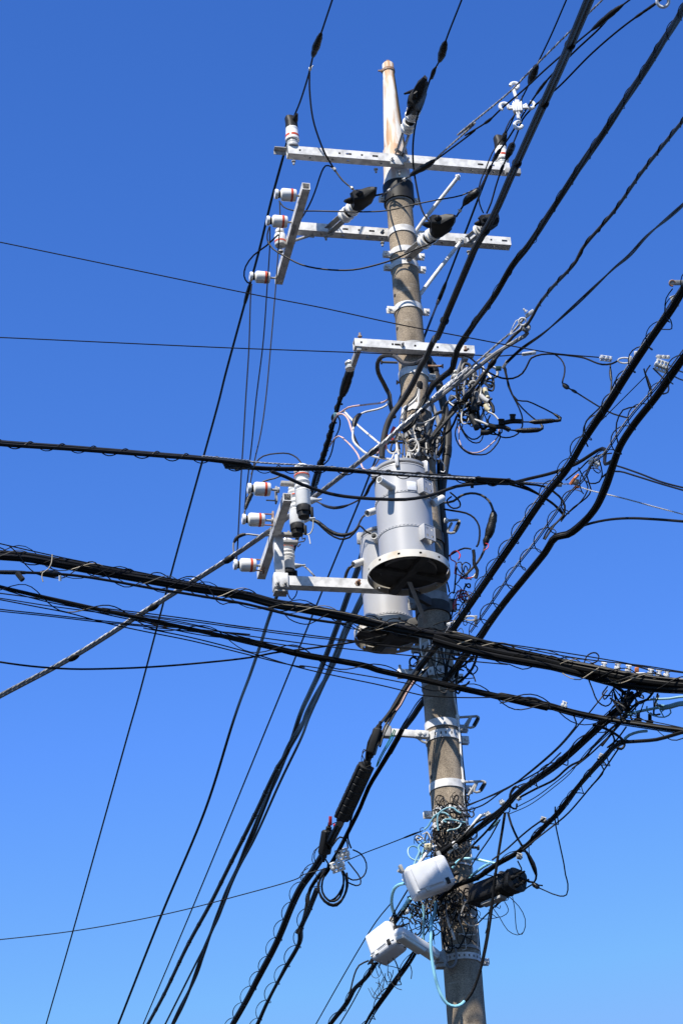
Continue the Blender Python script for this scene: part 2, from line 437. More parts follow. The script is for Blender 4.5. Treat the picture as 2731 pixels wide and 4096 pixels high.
def bundle(name, label, cat, s, strands, dy=0., h=None, ext=(0, 0), group=None, lash=(), clips=None, wob=1.5):
    """cables running together; strands: (dx, dy, width, material or 'steel', twist per metre) in photo pixels across the run;
    lash: (radius, pitch, width, ox, oy, material, name, irregular)"""
    P = path(s, dy, h, ext); k = px_m(P)
    root = thing(name, P[len(P) // 2], label, cat, group)
    for j, st in enumerate(strands):
        ox, oy, w, m = st[:4]; tw = st[4] if len(st) > 4 else 0
        Q = offset(P, ox * k, oy * k, (st[5] if len(st) > 5 else wob) * k, j * 7.3 + len(label), tw)
        mb = MB()
        if m == 'steel': strand_into(mb, Q, w / 2 * k); mb.build('messenger_strand', STRAND, root)
        else: mb.tube(Q, w / 2 * k, 6 if w < 14 else 8); mb.build('cable', m, root)
    for (rad, pitch, w, ox, oy, m, nm, irr) in lash:
        MB().tube(coil(P, rad * k, pitch * k * stretch(P), 14, ox * k, oy * k, irr=irr, seed=len(label) * 1.7 + rad), w / 2 * k, 4).build(nm, m, root)
    if clips:
        rad, pitch, wd = clips
        Q = resample(P, pitch * k * stretch(P)); F = side_frames(Q)
        for i in range(1, len(Q) - 1):
            c = MB(); c.lathe(Q[i] - F[i][0] * wd / 2 * k, F[i][0], [(0, rad * k * .8), (0, rad * k), (wd * k, rad * k), (wd * k, rad * k * .8)], 14)
            c.box(Q[i] - F[i][2] * rad * k, (F[i][1], F[i][0], F[i][2]), (rad * .5 * k, wd * k, rad * .5 * k), .001)
            c.build('collar', DULL, root)
    return root
# ================================================================== the setting
g = MB(); g.add([(-600, -600, 0), (600, -600, 0), (600, 600, 0), (-600, 600, 0)], [(0, 1, 2, 3)])
ASPH = mat('asphalt', (.012, .012, .012), .9, n=.4, scale=3)
o = g.build('ground', ASPH); tag(o, 'flat asphalt street below the utility pole', 'ground', kind='structure')

# ================================================================== utility pole
ZTOP = pole_z('A', 1080, 1105)
pole = thing('utility_pole', POLE, 'weathered brown concrete utility pole with rust-streaked white steel top', 'utility pole')
mb = MB(); zs = [0] + [i * .5 for i in range(1, 27) if i * .5 < ZTOP - .1] + [ZTOP]
mb.lathe(POLE, ZV, [(z, pole_r(z)) for z in zs], 48); mb.build('shaft', CONC, pole)
# steel extension: tapered tube, collar and cap
tip = pt('A', 1018, 400, 0); zt = tip.z
off = Vector((tip.x - POLE.x, 0, 0)) * 0
H = zt - ZTOP
prof = [(ZTOP - .10, .112), (ZTOP + .02, .112), (ZTOP + .03, .108), (ZTOP + .20 * H, .099), (ZTOP + .27 * H, .095), (ZTOP + .285 * H, .086), (ZTOP + .62 * H, .067), (ZTOP + .86 * H, .0505), (ZTOP + .865 * H, .0475), (zt - .012, .0465), (zt, .038)]
mb = MB(); mb.lathe(POLE, ZV, prof, 36); top = mb.build('steel_top', BAYO, pole)
mb = MB(); zc = ZTOP + .935 * H
mb.ring(POLE, zc - .012, zc + .012, .0475, 40, th=.005); mb.bolt(Vector((POLE.x - .052, PY - .01, zc)), (-1, -.2, 0), .008, .03); mb.build('clamp_ring', RUST, top)
mb = MB(); mb.box(Vector((POLE.x, PY - .02, zt + .004)), (RV, AW, ZV), (.03, .03, .016), .003); mb.build('cap', RUST, top)
mb = MB(); mb.tube(spline([POLE + Vector((.038, -.034, zt - .1)), POLE + Vector((.052, -.052, ZTOP + .62 * H)), POLE + Vector((.07, -.068, ZTOP + .3 * H)), POLE + Vector((.083, -.082, ZTOP + .1 * H))]), .006, 6); mb.build('earth_wire', BLACK, pole)
mb = MB(); mb.ring(POLE, ZTOP - .19, ZTOP - .02, pole_r(ZTOP) + .001, 40, th=.02); mb.build('wrap', DULL, pole)

def band(t, x, y, h=.045, ears=(1, 1), perf=False, m=STEEL, th=.005, hint=None, nh=72):
    z = pole_z(t, x, y); r = pole_r(z) + .0015; mb = MB()
    holes = set()
    if perf == 'fine': holes = {k for k in range(nh) if k % 3 == 1}
    elif perf: holes = {1, 5, 9, 66, 70}
    mb.ring(POLE, z - h / 2, z + h / 2, r, nh, holes, th, hint=hint, hz=(.32, .68))
    b = mb.build('band', m, pole)
    for sg, on in ((-1, ears[0]), (1, ears[1])):
        if not on: continue
        e = MB(); c = POLE + RV * sg * (r + .03) + ZV * z
        for dd in (-.014, .014): e.box(c + AW * dd, X3, (.06, .006, h * .92), .0015)
        e.bolt(c - AW * .03 + RV * sg * .01, AW, .007, .062); e.build('ear', m, b)
    return b
band('C', 1088, 262, .05, (1, 1)); band('C', 1090, 285, .035, (0, 0), m=STEELD)
band('C', 1098, 480, .055, (0, 1)); band('C', 1108, 610, .05, (1, 1)); band('C', 1120, 692, .05, (1, 1))
band('C', 1145, 958, .05, (1, 1)); band('E', 690, 105, .03, (0, 0), m=STEELD); band('E', 705, 275, .06, (0, 1))
band('E', 720, 505, .055, (0, 0)); band('E', 730, 660, .05, (1, 1), m=STEELD); band('E', 745, 800, .06, (0, 0))
band('F', 1290, 1080, .10, (1, 1), m=STEELD); band('F', 1310, 1370, .05, (1, 1), m=STEELD)
band('I', 850, 285, .06, (1, 1), perf=True); band('I', 868, 348, .03, (0, 0), m=STEELD)
band('I', 882, 605, .055, (0, 1)); band('I', 895, 678, .06, (0, 1), perf=True)
band('I', 912, 988, .055, (0, 1)); band('I', 925, 1155, .05, (1, 0), perf='fine'); band('I', 930, 1232, .04, (0, 0), perf='fine')
band('K', 985, 800, .018, (0, 0)); band('K', 990, 560, .012, (0, 0)); band('K', 1000, 885, .012, (0, 0)); band('K', 1005, 1080, .02, (0, 0), m=STEELD); band('K', 1005, 1142, .045, (1, 1), perf='fine')
for t, x, y, s in (('C', 1062, 910, -1), ('C', 1075, 1118, -1), ('I', 805, 865, -1), ('I', 812, 955, -1), ('I', 905, 432, 0)):
    p = pt(t, x, y, -.05 if s else -.112); d = Vector((-1, -.5, 0)) if s else Vector((0, -1, 0))
    mb = MB(); d.normalize(); q = POLE + d * (pole_r(p.z) - .004) + ZV * p.z
    if s == 0: q = pt(t, x, y, -.122)
    mb.lathe(q, d, [(0, .013), (.008, .013), (.009, .008), (.009, .001)], 12); mb.build('socket', DARKST, pole)
def stub(t, x0, y0, x1, y1, dy, m=RUST):
    mb = MB(); a, b = pt(t, x0, y0, dy), pt(t, x1, y1, dy); mb.tube([a, b], .009, 8); d = (b - a).normalized()
    mb.lathe(b - d * .012, d, [(0, .017), (.012, .017)], 8); mb.build('step_bolt', m, pole)
stub('E', 640, 360, 602, 360, -.02); stub('E', 800, 258, 898, 258, .0); stub('E', 610, 236, 505, 233, -.02, DARKST); stub('K', 1050, 461, 1124, 462, 0, DARKST); stub('E', 740, 738, 545, 738, -.1, DARKST)
stub('O', 1150, 735, 1300, 760, 0, DARKST)

# step irons: bent loops bolted to bands
def step_iron(label, t, P, dy, w=11):
    root = thing('step_iron', pt(t, *P[0], dy), label, 'pole step', 'bent steel step loops on the pole')
    Q = [pt(t, x, y, dy) for x, y in P]; r = width(Q, w); mb = MB(); mb.tube(Q[:2] + spline(Q[1:], .02)[1:], r, 8); mb.build('loop', STEELD, root)
    m2 = MB(); d = (Q[3] - Q[2]); m2.tube([Q[2] + d * .1 , Q[2] + d * .9], r * 1.5, 8); m2.build('grip_sleeve', DULL, root)
    m3 = MB(); m3.box(Q[0], X3, (.03, .02, .035), .003); m3.bolt(Q[0] - AW * .02, AW, .007, .04); m3.build('clamp', STEEL, root)
step_iron('bent grey step iron right of the pole, just right of the transformer tank', 'E', [(915, 1228), (985, 1222), (998, 1232), (966, 1302), (925, 1300), (950, 1240)], -.05)
step_iron('bent grey step iron on the band above the perforated band with bracket arm', 'I', [(985, 580), (1105, 572), (1118, 580), (1085, 640), (1048, 640), (1070, 578), (1010, 665)], -.06)
step_iron('bent grey step iron on the band just above the wire tangle', 'I', [(1015, 985), (1145, 980), (1160, 988), (1125, 1045), (1090, 1045), (1110, 982), (1050, 1075)], -.06)

# ================================================================== crossarms
def crossarm(name, label, C, dC, d, t0, t1, w=.075, slots=(), holes=(), bh=(), m=STEEL, group=None):
    """C: (tile,x,y) on its axis, t0/t1 photo points at its ends"""
    P = pt(*C, dC); a = line_t(P, d, *t0); b = line_t(P, d, *t1); P0, P1 = P + d * a, P + d * b
    root = thing(name, P0, label, 'crossarm', group); L = (P1 - P0).length; mb = MB()
    hs = [(line_t(P0, d, *q), .045) for q in slots] + [(line_t(P0, d, *q), .016) for q in holes]
    hs = [h for h in hs if .03 < h[0] < L - .03]; hs.sort()
    ok = []
    for h in hs:
        if not ok or h[0] - h[1] / 2 > ok[-1][0] + ok[-1][1] / 2 + .005: ok.append(h)
    mb.beam(P0, P1, ZV, w, w, .005, ok, [(L * q, .016) for q in bh]); mb.build('beam', m, root)
    return root, P0, P1
arm1, A1a, A1b = crossarm('crossarm', 'topmost crossarm with slots in front of the white pole top', ('A', 1090, 1010), -.15, RV, ('A', 388, 983), ('B', 470, 1098),
    slots=[('A', 770, 985), ('A', 935, 998), ('B', 290, 1056)], holes=[('A', 465, 958), ('A', 712, 980), ('A', 852, 992), ('A', 1105, 1013), ('A', 1300, 1032), ('B', 370, 1070)], bh=(.1, .2, .27, .42, .52, .62, .78, .83, .93))
mb = MB(); e = pt('A', 352, 947, -.2 + .12); mb.box(e + ZV * .02, X3, (.11, .05, .006)); mb.box(e + ZV * .0 + AW * .022, X3, (.11, .006, .04)); mb.build('end_plate', STEELD, arm1)
mb = MB(); P = pt('B', 500, 1078, -.02); mb.box(P, X3, (.12, .04, .05), .002); mb.build('end_plate', STEELD, arm1)
mb = MB(); P = pt('A', 1075, 1005, -.2); mb.box(P + RV * .0, X3, (.10, .012, .085), .003); mb.bolt(P - RV * .04 - AW * .005, -AW, .009, .03); mb.bolt(P + RV * .085 - AW * -.01, -AW, .009, .05)
mb.build('mounting_plate', STEEL, arm1)
mb = MB(); mb.bolt(P + RV * .26, -AW, .011, .02); mb.build('bolt', STEEL, arm1)
for q in (('A', 430, 1010), ('A', 945, 1060), ('A', 1090, 1075)):
    mb = MB(); mb.bolt(pt(*q, -.16), -ZV, .009, .035); mb.build('bolt', STEELD, arm1)
arm2, A2a, A2b = crossarm('crossarm', 'second crossarm from the top, passing behind the pole', ('C', 750, 514), .16, RV, ('C', 440, 480), ('D', 478, 154),
    slots=[('C', 750, 492), ('C', 915, 512), ('D', 440, 128)], holes=[('C', 835, 502), ('C', 690, 490), ('D', 357, 122)], bh=(.12, .22, .33, .4, .55, .68, .75, .92))
for q in (('C', 632, 542), ('C', 985, 580), ('C', 985, 520), ('D', 222, 165)):
    mb = MB(); mb.bolt(pt(*q, .12), -ZV if q[2] > 535 or q[0] == 'D' else -AW, .009, .035); mb.build('bolt', STEELD, arm2)
mb = MB(); P = pt('D', 175, 98, .09); mb.box(P, X3, (.09, .006, .05), .001); mb.bolt(P, -AW, .01, .03); mb.build('gusset', STEELD, arm2)
U1, U1a, U1b = crossarm('side_arm', 'slender side arm carrying three pin insulators left of the second crossarm', ('C', 430, 500), -.06, AW, ('C', 505, 225), ('C', 338, 825), .06,
    holes=[('C', 478, 330), ('C', 400, 560), ('C', 370, 680)], bh=(.2, .4, .55, .8))
mb = MB(); mb.box(pt('C', 432, 480, -.1), X3, (.02, .13, .08), .002); mb.build('joint_plate', STEELD, U1)
arm3, A3a, A3b = crossarm('crossarm', 'third crossarm, short one above the transformer with hanging strap at both ends', ('E', 690, 145), -.16, RV, ('E', 338, 104), ('E', 1085, 192), .07,
    holes=[('E', 380, 98), ('E', 575, 122), ('E', 715, 141), ('E', 855, 158), ('E', 1045, 182)], slots=[('E', 605, 128)], bh=(.1, .3, .7, .9))
for q, d in ((('E', 375, 75), ZV), (('E', 1037, 160), ZV), (('E', 640, 128), -AW)):
    mb = MB(); mb.bolt(pt(*q, -.16 if q[1] != 640 else -.21), d, .009, .035); mb.build('bolt', RUST if d == ZV else STEELD, arm3)
def rod(name, label, cat, t, pts, dys, r, m, parent=None):
    P = [pt(t, x, y, d) for (x, y), d in zip(pts, dys)]
    mb = MB(); mb.tube(P, r, 10)
    for q in (P[0], P[-1]): mb.box(q, (RV, AW, ZV), (.035, .012, .05), .003); mb.bolt(q - AW * .012, -AW, .009, .02)
    return tag(mb.build(name, m, parent), label, cat)
rod('brace', 'pale blue-grey tube brace rising from the pole to the topmost crossarm', 'brace', 'C', [(1150, 575), (1245, 440), (1458, 172)], [.03, -.02, -.12], .0155, STEEL)
rod('brace', 'pale blue-grey tube brace rising from the pole to the second crossarm', 'brace', 'C', [(1215, 915), (1340, 750), (1478, 575)], [.02, .06, .09], .0155, STEEL)
rod('brace', 'flat dark strut under the left end of the second crossarm', 'brace', 'C', [(425, 572), (545, 532)], [.25, .13], .012, STEELD)

# lower arm that carries the cutouts: beam, end box, upright, side arm
arm4, A4a, A4b = crossarm('equipment_crossarm', 'long pale arm reaching left from behind the transformer with an end box', ('F', 650, 1001), -.05, RV, ('F', 345, 992), ('F', 1150, 1035), .075)
mb = MB(); E0 = A4a - RV * .0; mb.box(E0 + RV * .0 - ZV * .005 - AW * .005, X3, (.10, .095, .115), .004); mb.build('end_box', STEEL, arm4)
mb = MB(); mb.box(E0 - ZV * .085, X3, (.095, .085, .012), .002)
for q in (-.028, .024): mb.bolt(E0 + RV * q - AW * .06 - ZV * .05, -AW, .009, .035)
mb.build('bolt_plate', STEELD, arm4)
mb = MB(); mb.bolt(pt('F', 832, 995, -.1), -AW, .012, .05); mb.build('bolt', RUST, arm4)
top4 = pt('F', 320, 690, E0.y - PY); hgt = line_t(E0, ZV, 'F', 320, 692)
mb = MB(); mb.box(E0 + ZV * (.055 + (hgt - .055) / 2), X3, (.065, .065, hgt - .06), .003); mb.build('upright', STEEL, arm4)
U2, U2a, U2b = crossarm('side_arm', 'slender side arm carrying three pin insulators left of the transformer', ('F', 312, 690), E0.y - PY - .0, AW, ('F', 360, 440), ('F', 255, 955), .06)
for i, q in enumerate((('F', 320, 440), ('F', 300, 595), ('F', 240, 880))):
    mb = MB(); P = pt(*q, (U2a.y - PY) + (U2b.y - U2a.y) * (0.03, .38, .86)[i]); mb.box(P, X3, (.012, .05, .12), .002)
    for s in (-1, 1): mb.bolt(P + ZV * s * .045, -RV, .006, .07)
    mb.build('plate', RUST if i else STEELD, U2)
for i, q in enumerate((('F', 420, 370), ('F', 400, 690), ('F', 385, 735))):
    mb = MB(); P = pt(*q, U2a.y - PY + (.06, .5, .75)[i]); mb.box(P, X3, (.16, .045, .022), .002); mb.bolt(P + ZV * .012, ZV, .008, .02); mb.build('bracket', STEELD, U2)

# ================================================================== insulators
def pin_insulator(label):
    r = thing('pin_insulator', (0, 0, 0), label, 'insulator')
    MB().lathe((0, 0, 0), ZV, [(0, .02), (.012, .02), (.013, .008), (.07, .008)], 10).build('pin', STEELD, r)
    b = MB().lathe((0, 0, 0), ZV, [(.058, .03), (.06, .041), (.066, .045), (.15, .0465), (.162, .043), (.170, .03), (.174, .019), (.182, .019)], 24); b.build('body', PORC, r)
    MB().lathe((0, 0, 0), ZV, [(.083, .0452), (.0835, .0466), (.099, .0468), (.0995, .0453)], 24).build('red_band', RED, r)
    h = MB(); h.lathe((0, 0, 0), ZV, [(.182, .019), (.186, .034), (.2, .037), (.208, .034), (.21, .02), (.205, .012), (.204, .002)], 20); h.build('head', PORC, r)
    w = MB(); w.lathe((0, 0, 0), ZV, [(.171, .022), (.174, .026), (.182, .026), (.185, .022)], 14); w.build('tie_wire', BLACK, r)
    return r
ph = None
def place_pin(label, t, xb, yb, xh, yh, dy, group):
    """(xb,yb): arm end, (xh,yh): tip of the head, axis to the left across the street"""
    global ph
    P = pt(t, xb, yb, dy); L = line_t(P, -RV, t, xh, yh); s = L / .21
    o = pin_insulator(label) if ph is None else dup(ph, label)
    if ph is None: ph = o
    o['label'] = label; o['group'] = group; o.matrix_world = frame(P, -RV, ZV, min(s, 1.12) if s < 1.3 else 1.12, s); return o
dU = lambda t, x, y, a, b: pt(t, x, y, 0)
def dy_on(P0, P1, t, x, y):
    d = (P1 - P0); L = d.length; d.normalize(); return (P0 + d * max(0, min(L, line_t(P0, d, t, x, y)))).y - PY
GI = 'pin insulators lying on the upper side arm'; GJ = 'pin insulators lying on the lower side arm'
place_pin('white red-banded pin insulator at the near end of the upper side arm', 'C', 497, 290, 310, 288, dy_on(U1a, U1b, 'C', 490, 290), GI)
place_pin('white red-banded pin insulator where the upper side arm meets the second crossarm', 'C', 440, 456, 258, 450, dy_on(U1a, U1b, 'C', 440, 456), GI)
place_pin('white red-banded pin insulator at the far end of the upper side arm', 'C', 330, 805, 153, 797, dy_on(U1a, U1b, 'C', 340, 805), GI)
place_pin('white pin insulator with orange band topmost of the three left of the transformer', 'F', 340, 408, 140, 395, dy_on(U2a, U2b, 'F', 350, 408), GJ)
place_pin('white pin insulator with orange band, middle one of the three left of the transformer', 'F', 302, 600, 106, 585, dy_on(U2a, U2b, 'F', 312, 600), GJ)
place_pin('white pin insulator with orange band, lowest of the three left of the transformer', 'F', 248, 884, 53, 876, dy_on(U2a, U2b, 'F', 258, 884), GJ)
# upright insulators with black boots
def upright_insulator(label, base, top, s=1.0):
    r = thing('post_insulator', (0, 0, 0), label, 'insulator', 'upright insulators on the crossarms')
    MB().lathe((0, 0, 0), ZV, [(0, .048), (.012, .05), (.02, .044), (.035, .042), (.04, .045), (.05, .043), (.055, .036), (.075, .036)], 24).build('base', PORCG, r)
    MB().lathe((0, 0, 0), ZV, [(.062, .048), (.066, .054), (.082, .056), (.09, .053), (.15, .05), (.165, .047), (.172, .05), (.184, .048), (.19, .03)], 28).build('body', PORC, r)
    MB().lathe((0, 0, 0), ZV, [(.092, .0530), (.0925, .0546), (.112, .0537), (.1125, .0521)], 28).build('red_band', RED, r)
    b = MB(); b.loft((0, 0, 0), X3, [(.186, 0, 0, .04, .04, 0), (.19, 0, 0, .048, .046, .1), (.24, 0, 0, .046, .042, .2), (.285, -.004, .0, .048, .036, .25), (.30, -.006, 0, .04, .03, .2), (.303, -.006, 0, .02, .015, 0)], 20)
    b.loft(Vector((.02, -.02, .25)), (RV, ZV, Vector((.15, -1, .25)).normalized()), [(-.03, 0, 0, .024, .03, 0), (.015, 0, 0, .026, .03, 0), (.04, 0, 0, .018, .02, 0), (.07, 0, 0, .009, .009, 0)], 12)
    b.build('boot', DULL, r)
    r.matrix_world = frame(base, (top - base), RV, s, (top - base).length / .303); return r
b0 = pt('A', 425, 925, A1a.y - PY); t0 = b0 + ZV * line_t(b0, ZV, 'A', 408, 735)
upright_insulator('white post insulator with black boot on the left end of the topmost crossarm', b0, t0, 1.0)
b0 = pt('B', 437, 1050, A1b.y - PY); t0 = b0 + ZV * line_t(b0, ZV, 'B', 405, 860)
upright_insulator('white post insulator with black boot on the right end of the topmost crossarm', b0, t0, 1.0)
pp = dup(ph, 'white insulator with two orange stripes half hidden behind the upper side arm'); P = pt('C', 385, 480, .1); Q = P - ZV * .22
pp['group'] = GI; pp.matrix_world = frame(pt('C', 350, 640, .1), ZV, RV, 1.0, 1.0)
# tension (dead-end) insulators
BAX = (pth('B', 1060, 0, pt('A', 1010, 1210).z) - pt('A', 1010, 1210)); BAX.z = 0; BAX.normalize()
tens = None
def tension(label, t, p0, p1, dy, axis=None, s=1.0, rot=0.):
    global tens
    P = pt(t, *p0, dy); ax = axis or BAX
    L = line_t(P, ax, t, *p1)
    if tens is None:
        r = thing('tension_insulator', (0, 0, 0), label, 'insulator', 'tension insulators with black covers')
        st = MB()
        for q in (-.022, .022): st.box((q, 0, .06), (Vector((1, 0, 0)), Vector((0, 1, 0)), ZV), (.006, .055, .15), .002)
        st.bolt(Vector((-.04, 0, 0)), (1, 0, 0), .009, .08); st.bolt(Vector((-.03, 0, .125)), (1, 0, 0), .008, .06); st.build('strap', STEELD, r)
        prof = [(-.012, .02), (-.010, .028), (.0, .048), (.008, .052), (.016, .050), (.018, .04), (.022, .036), (.026, .045), (.034, .050), (.046, .051), (.05, .045), (.048, .034), (.038, .028)]
        for k, zz in enumerate((.15, .228)):
            MB().lathe((0, 0, zz), ZV, prof, 28).build('disc', PORC, r)
            MB().lathe((0, 0, zz), ZV, [(.03, .030), (.034, .031), (.07, .027), (.085, .024)], 16).build('sleeve', DULL, r)
        c = MB(); c.loft((0, 0, 0), (Vector((1, 0, 0)), Vector((0, 1, 0)), ZV), [(.270, 0, 0, .026, .026, 0), (.272, 0, 0, .044, .044, 0), (.30, 0, .005, .052, .056, .15), (.33, 0, .016, .050, .066, .35), (.365, .0, .03, .046, .084, .45), (.385, 0, .034, .044, .082, .45), (.405, 0, .018, .044, .058, .35), (.44, 0, .004, .036, .042, .25), (.462, 0, .0, .022, .026, .1), (.48, 0, -.004, .012, .012, 0)], 14)
        c.box((0, .075, .378), (Vector((1, 0, 0)), Vector((0, 1, 0)), ZV), (.03, .05, .09), .012, 3)
        c.loft((0, .05, .345), (Vector((1, 0, 0)), ZV, Vector((0, 1, -.35)).normalized()), [(0, 0, 0, .025, .025, 0), (.05, 0, 0, .02, .02, 0), (.085, 0, 0, .01, .01, 0)], 10)
        random.seed(21)
        for v in c.v:
            q = noise.noise_vector(v * 38.0); v += Vector((q.x, q.y, q.z * .6)) * .012 * min(1, max(0, (v.z - .28) / .04))
        cv = c.build('cover', DULL, r); cv.data.set_sharp_from_angle(angle=R(20)); tens = r
    else: r = dup(tens, label)
    M = frame(P, ax, UP, s, L / .48)
    r.matrix_world = M @ Matrix.Rotation(rot, 4, 'Z'); r['label'] = label; return r
tension('white discs with a big black cover on the left half of the second crossarm', 'C', (655, 500), (985, 285), .05, s=1.15)
tension('white discs with a big black cover just right of the pole, second crossarm', 'C', (1150, 660), (1448, 425), -.14, s=1.15, rot=-.25)
tension('white discs with grey-black cover partly behind the thick black twin cable', 'B', (228, 1500), (345, 1280), .02, s=1.1, rot=.1)
tension('white discs with a black cover rising beside the white pole top', 'A', (1095, 955), (1290, 495), -.2, axis=-AW, s=1.1, rot=.9)
# low voltage reels on the third crossarm
def reel(label, t, p_arm, p_reel, dy, cr=.04):
    P = pt(t, *p_arm, dy); L = line_t(P, AW, t, *p_reel)
    r = thing('reel_insulator', P, label, 'insulator', 'strap-hung reel insulators below the third crossarm')
    mb = MB(); mb.box(P + AW * L * .5, (RV, AW, ZV), (.035, L + .04, .05), .003); mb.build('strap', STEELD, r)
    q = P + AW * L
    MB().lathe(q + ZV * -.035 - RV * .02, ZV, [(0, .02), (.002, .036), (.016, .038), (.022, .026), (.044, .026), (.05, .038), (.064, .036), (.066, .02)], 20).build('reel', PORCG, r)
    mb = MB(); mb.bolt(q + ZV * .03 - RV * .02, ZV, .008, .02); mb.build('bolt', STEELD, r); return r
reel('grey reel insulator on a strap under the left end of the third crossarm', 'E', (366, 150), (318, 252), A3a.y - PY)
reel('grey reel insulator on a strap under the right end of the third crossarm', 'E', (1035, 205), (975, 312), A3b.y - PY)

# ================================================================== transformers
def transformer(label, c, zb, zt_, second=False):
    """c: centre (x,y), zb: bottom of the base ring, zt_: top of the lid"""
    root = thing('transformer', (c.x, c.y, zb), label, 'transformer', 'grey can transformers on the pole'); C = Vector((c.x, c.y, 0)); r = .175 if second else .193; rl = r * .92
    hr = .055; tb = zb + .03
    tank = MB().lathe(C, ZV, [(tb, r - .01), (tb + .004, r), (zt_ - .06, r), (zt_ - .058, r - .004)], 64).build('tank', TRANS, root)
    L = MB(); L.lathe(C, ZV, [(zt_ - .06, r - .005), (zt_ - .058, r + .002), (zt_ - .05, r + .001), (zt_ - .047, rl - .010), (zt_ - .028, rl - .012), (zt_ - .026, rl + .01), (zt_ - .010, rl + .012), (zt_ - .004, rl + .004), (zt_ + .004, rl - .03), (zt_ + .026, .08), (zt_ + .029, .01)], 64)
    lid = L.build('lid', TRANS, root)
    for a in (-8, 62, -75, 140, 215):
        d = Vector((math.sin(R(a)), -math.cos(R(a)), 0)); s = Vector((-d.y, d.x, 0)); k = MB()
        k.box(C + d * (r + .006) + ZV * (zt_ - .04), (s, d, ZV), (.026, .032, .085), .004); k.box(C + d * (rl + .004) + ZV * (zt_ + .004), (s, d, ZV), (.022, .05, .014), .003)
        k.build('lid_clamp', TRANS, root)
    for zz in (zb + .30, zb + .57) if not second else (zb + .12, zb + .36):
        k = MB(); k.ring(C, zz - .012, zz + .012, r + .0005, 64, th=.003); n = 46
        k2 = MB()
        for i in range(n):
            a = 2 * math.pi * i / n; d = Vector((math.cos(a), math.sin(a), 0)); k.box(C + d * (r + .003) + ZV * zz, (Vector((-d.y, d.x, 0)), d, ZV), (.014, .0045, .010), .001, 1)
        k.build('louvre_band', TRANS, root)
    # base ring
    rb = .25 if second else .278; k = MB(); k.ring(C, zb, zb + hr, rb, 96, {i for i in range(96) if i % 8 == 4}, .006, hz=(.38, .66)); rim = k.build('base_rim', TRIM, root)
    k = MB(); k.lathe(C, ZV, [(zb + hr - .006, rb - .004), (zb + hr - .001, rb - .004), (zb + hr, r * .6)], 64)
    k.lathe(C, ZV, [(tb - .004, r - .002), (tb - .003, r - .002), (tb - .002, r - .03)], 48); k.build('base_plate_and_shade_disc', DARKST, root)  # dark disc over the grey tank bottom, underside shade put into its colour
    k = MB()
    for a in (25, 115):
        d = Vector((math.cos(R(a)), math.sin(R(a)), 0)); k.box(C + ZV * (zb + .026 - (.012 if a > 90 else 0)), (d, Vector((-d.y, d.x, 0)), ZV), (rb * 1.96, .055, .045 if a < 90 else .040), .002)
    k.build('cross_bar', DARKST, root)
    return root, C, r
def axis_of(t, x, y, dy): return pt(t, x, y, dy)
TC = POLE - RV * .255 - AW * .46
d1 = TC.y - PY
# height from the photograph: base rim centre and lid top
zb1 = pt('F', 1145, 925, d1).z - .03; zt1 = pt('E', 690, 868, d1).z - .055
X0 = pt('F', 1145, 925, d1).x + .006; TC.x = X0
T1, TC1, tr = transformer('grey can transformer in front of the pole with cream-rimmed base', TC, zb1, zt1)
c2 = TC + AW * .92 + RV * .062; T2, TC2, _ = transformer('second grey can transformer, lower and half hidden behind the front one', c2, zb1 + .0, zt1, True)
def pipe(root, t, a, b, dy0, dy1, r=.023):
    P, Q = pt(t, *a, dy0), pt(t, *b, dy1); d = (P - Q); L = d.length
    return MB().lathe(Q, d, [(-.03, r * 1.02), (L * .1, r * 1.06), (L * .14, r), (L - .006, r), (L, r * .94), (L - .001, r * .74), (L * .35, r * .7)], 20).build('bushing', WHITE2, root)
pipe(T1, 'E', (496, 968), (566, 1014), d1 - .30, d1 - .19, .026)
pipe(T2, 'E', (420, 1182), (485, 1160), c2.y - PY - .25, c2.y - PY - .17, .026)
pipe(T2, 'E', (462, 1322), (480, 1350), c2.y - PY - .28, c2.y - PY - .17, .026)
pipe(T2, 'E', (334, 1503), (415, 1476), c2.y - PY - .10, c2.y - PY - .05, .026)
pipe(T1, 'E', (895, 1085), (850, 1110), d1 - .02, d1 - .05, .026)
def hanger(root, C, t, x, y, dy):
    P = pt(t, x, y, dy); a = math.atan2(P.x - C.x, -(P.y - C.y)); d = Vector((math.sin(a), -math.cos(a), 0)); s = Vector((-d.y, d.x, 0)) * 1
    k = MB(); zc = P.z; q = C + d * (tr + .045) + ZV * zc
    hz = [(.03, .014), (.07, .014)]
    # front plate with four square holes, two cheeks
    xs = [-.048, -.030, -.014, .014, .030, .048]; zs = [-.055, -.036, -.020, .018, .034, .055]
    vs = [q + s * x_ + ZV * z_ for z_ in zs for x_ in xs]; fs = []
    for j in range(5):
        for i in range(5):
            if j in (1, 3) and i in (1, 3): continue
            fs.append((j * 6 + i, j * 6 + i + 1, (j + 1) * 6 + i + 1, (j + 1) * 6 + i))
    if s.cross(ZV).dot(d) < 0: fs = [f[::-1] for f in fs]
    k.add(vs, fs); k.add([v - d * .004 for v in vs], [f[::-1] for f in fs])
    for x_ in (-.048, .048): k.box(q + s * x_ - d * .025, (s, d, ZV), (.005, .055, .112), .001)
    for z_ in (-.055, .055): k.box(q + ZV * z_ - d * .002, (s, d, ZV), (.1, .008, .005), .001)
    k.build('hanger', TRANS, root)
hanger(T1, TC1, 'E', 810, 1008, d1 - .17); hanger(T1, TC1, 'E', 806, 1304, d1 - .17)
P = pt('E', 702, 1003, d1 - .2); d = (P - TC1); d.z = 0; d.normalize(); k = MB(); k.box(TC1 + d * (tr + .004) + ZV * P.z, (Vector((-d.y, d.x, 0)), d, ZV), (.066, .008, .07), .002); k.build('name_plate', WHITE, T1)
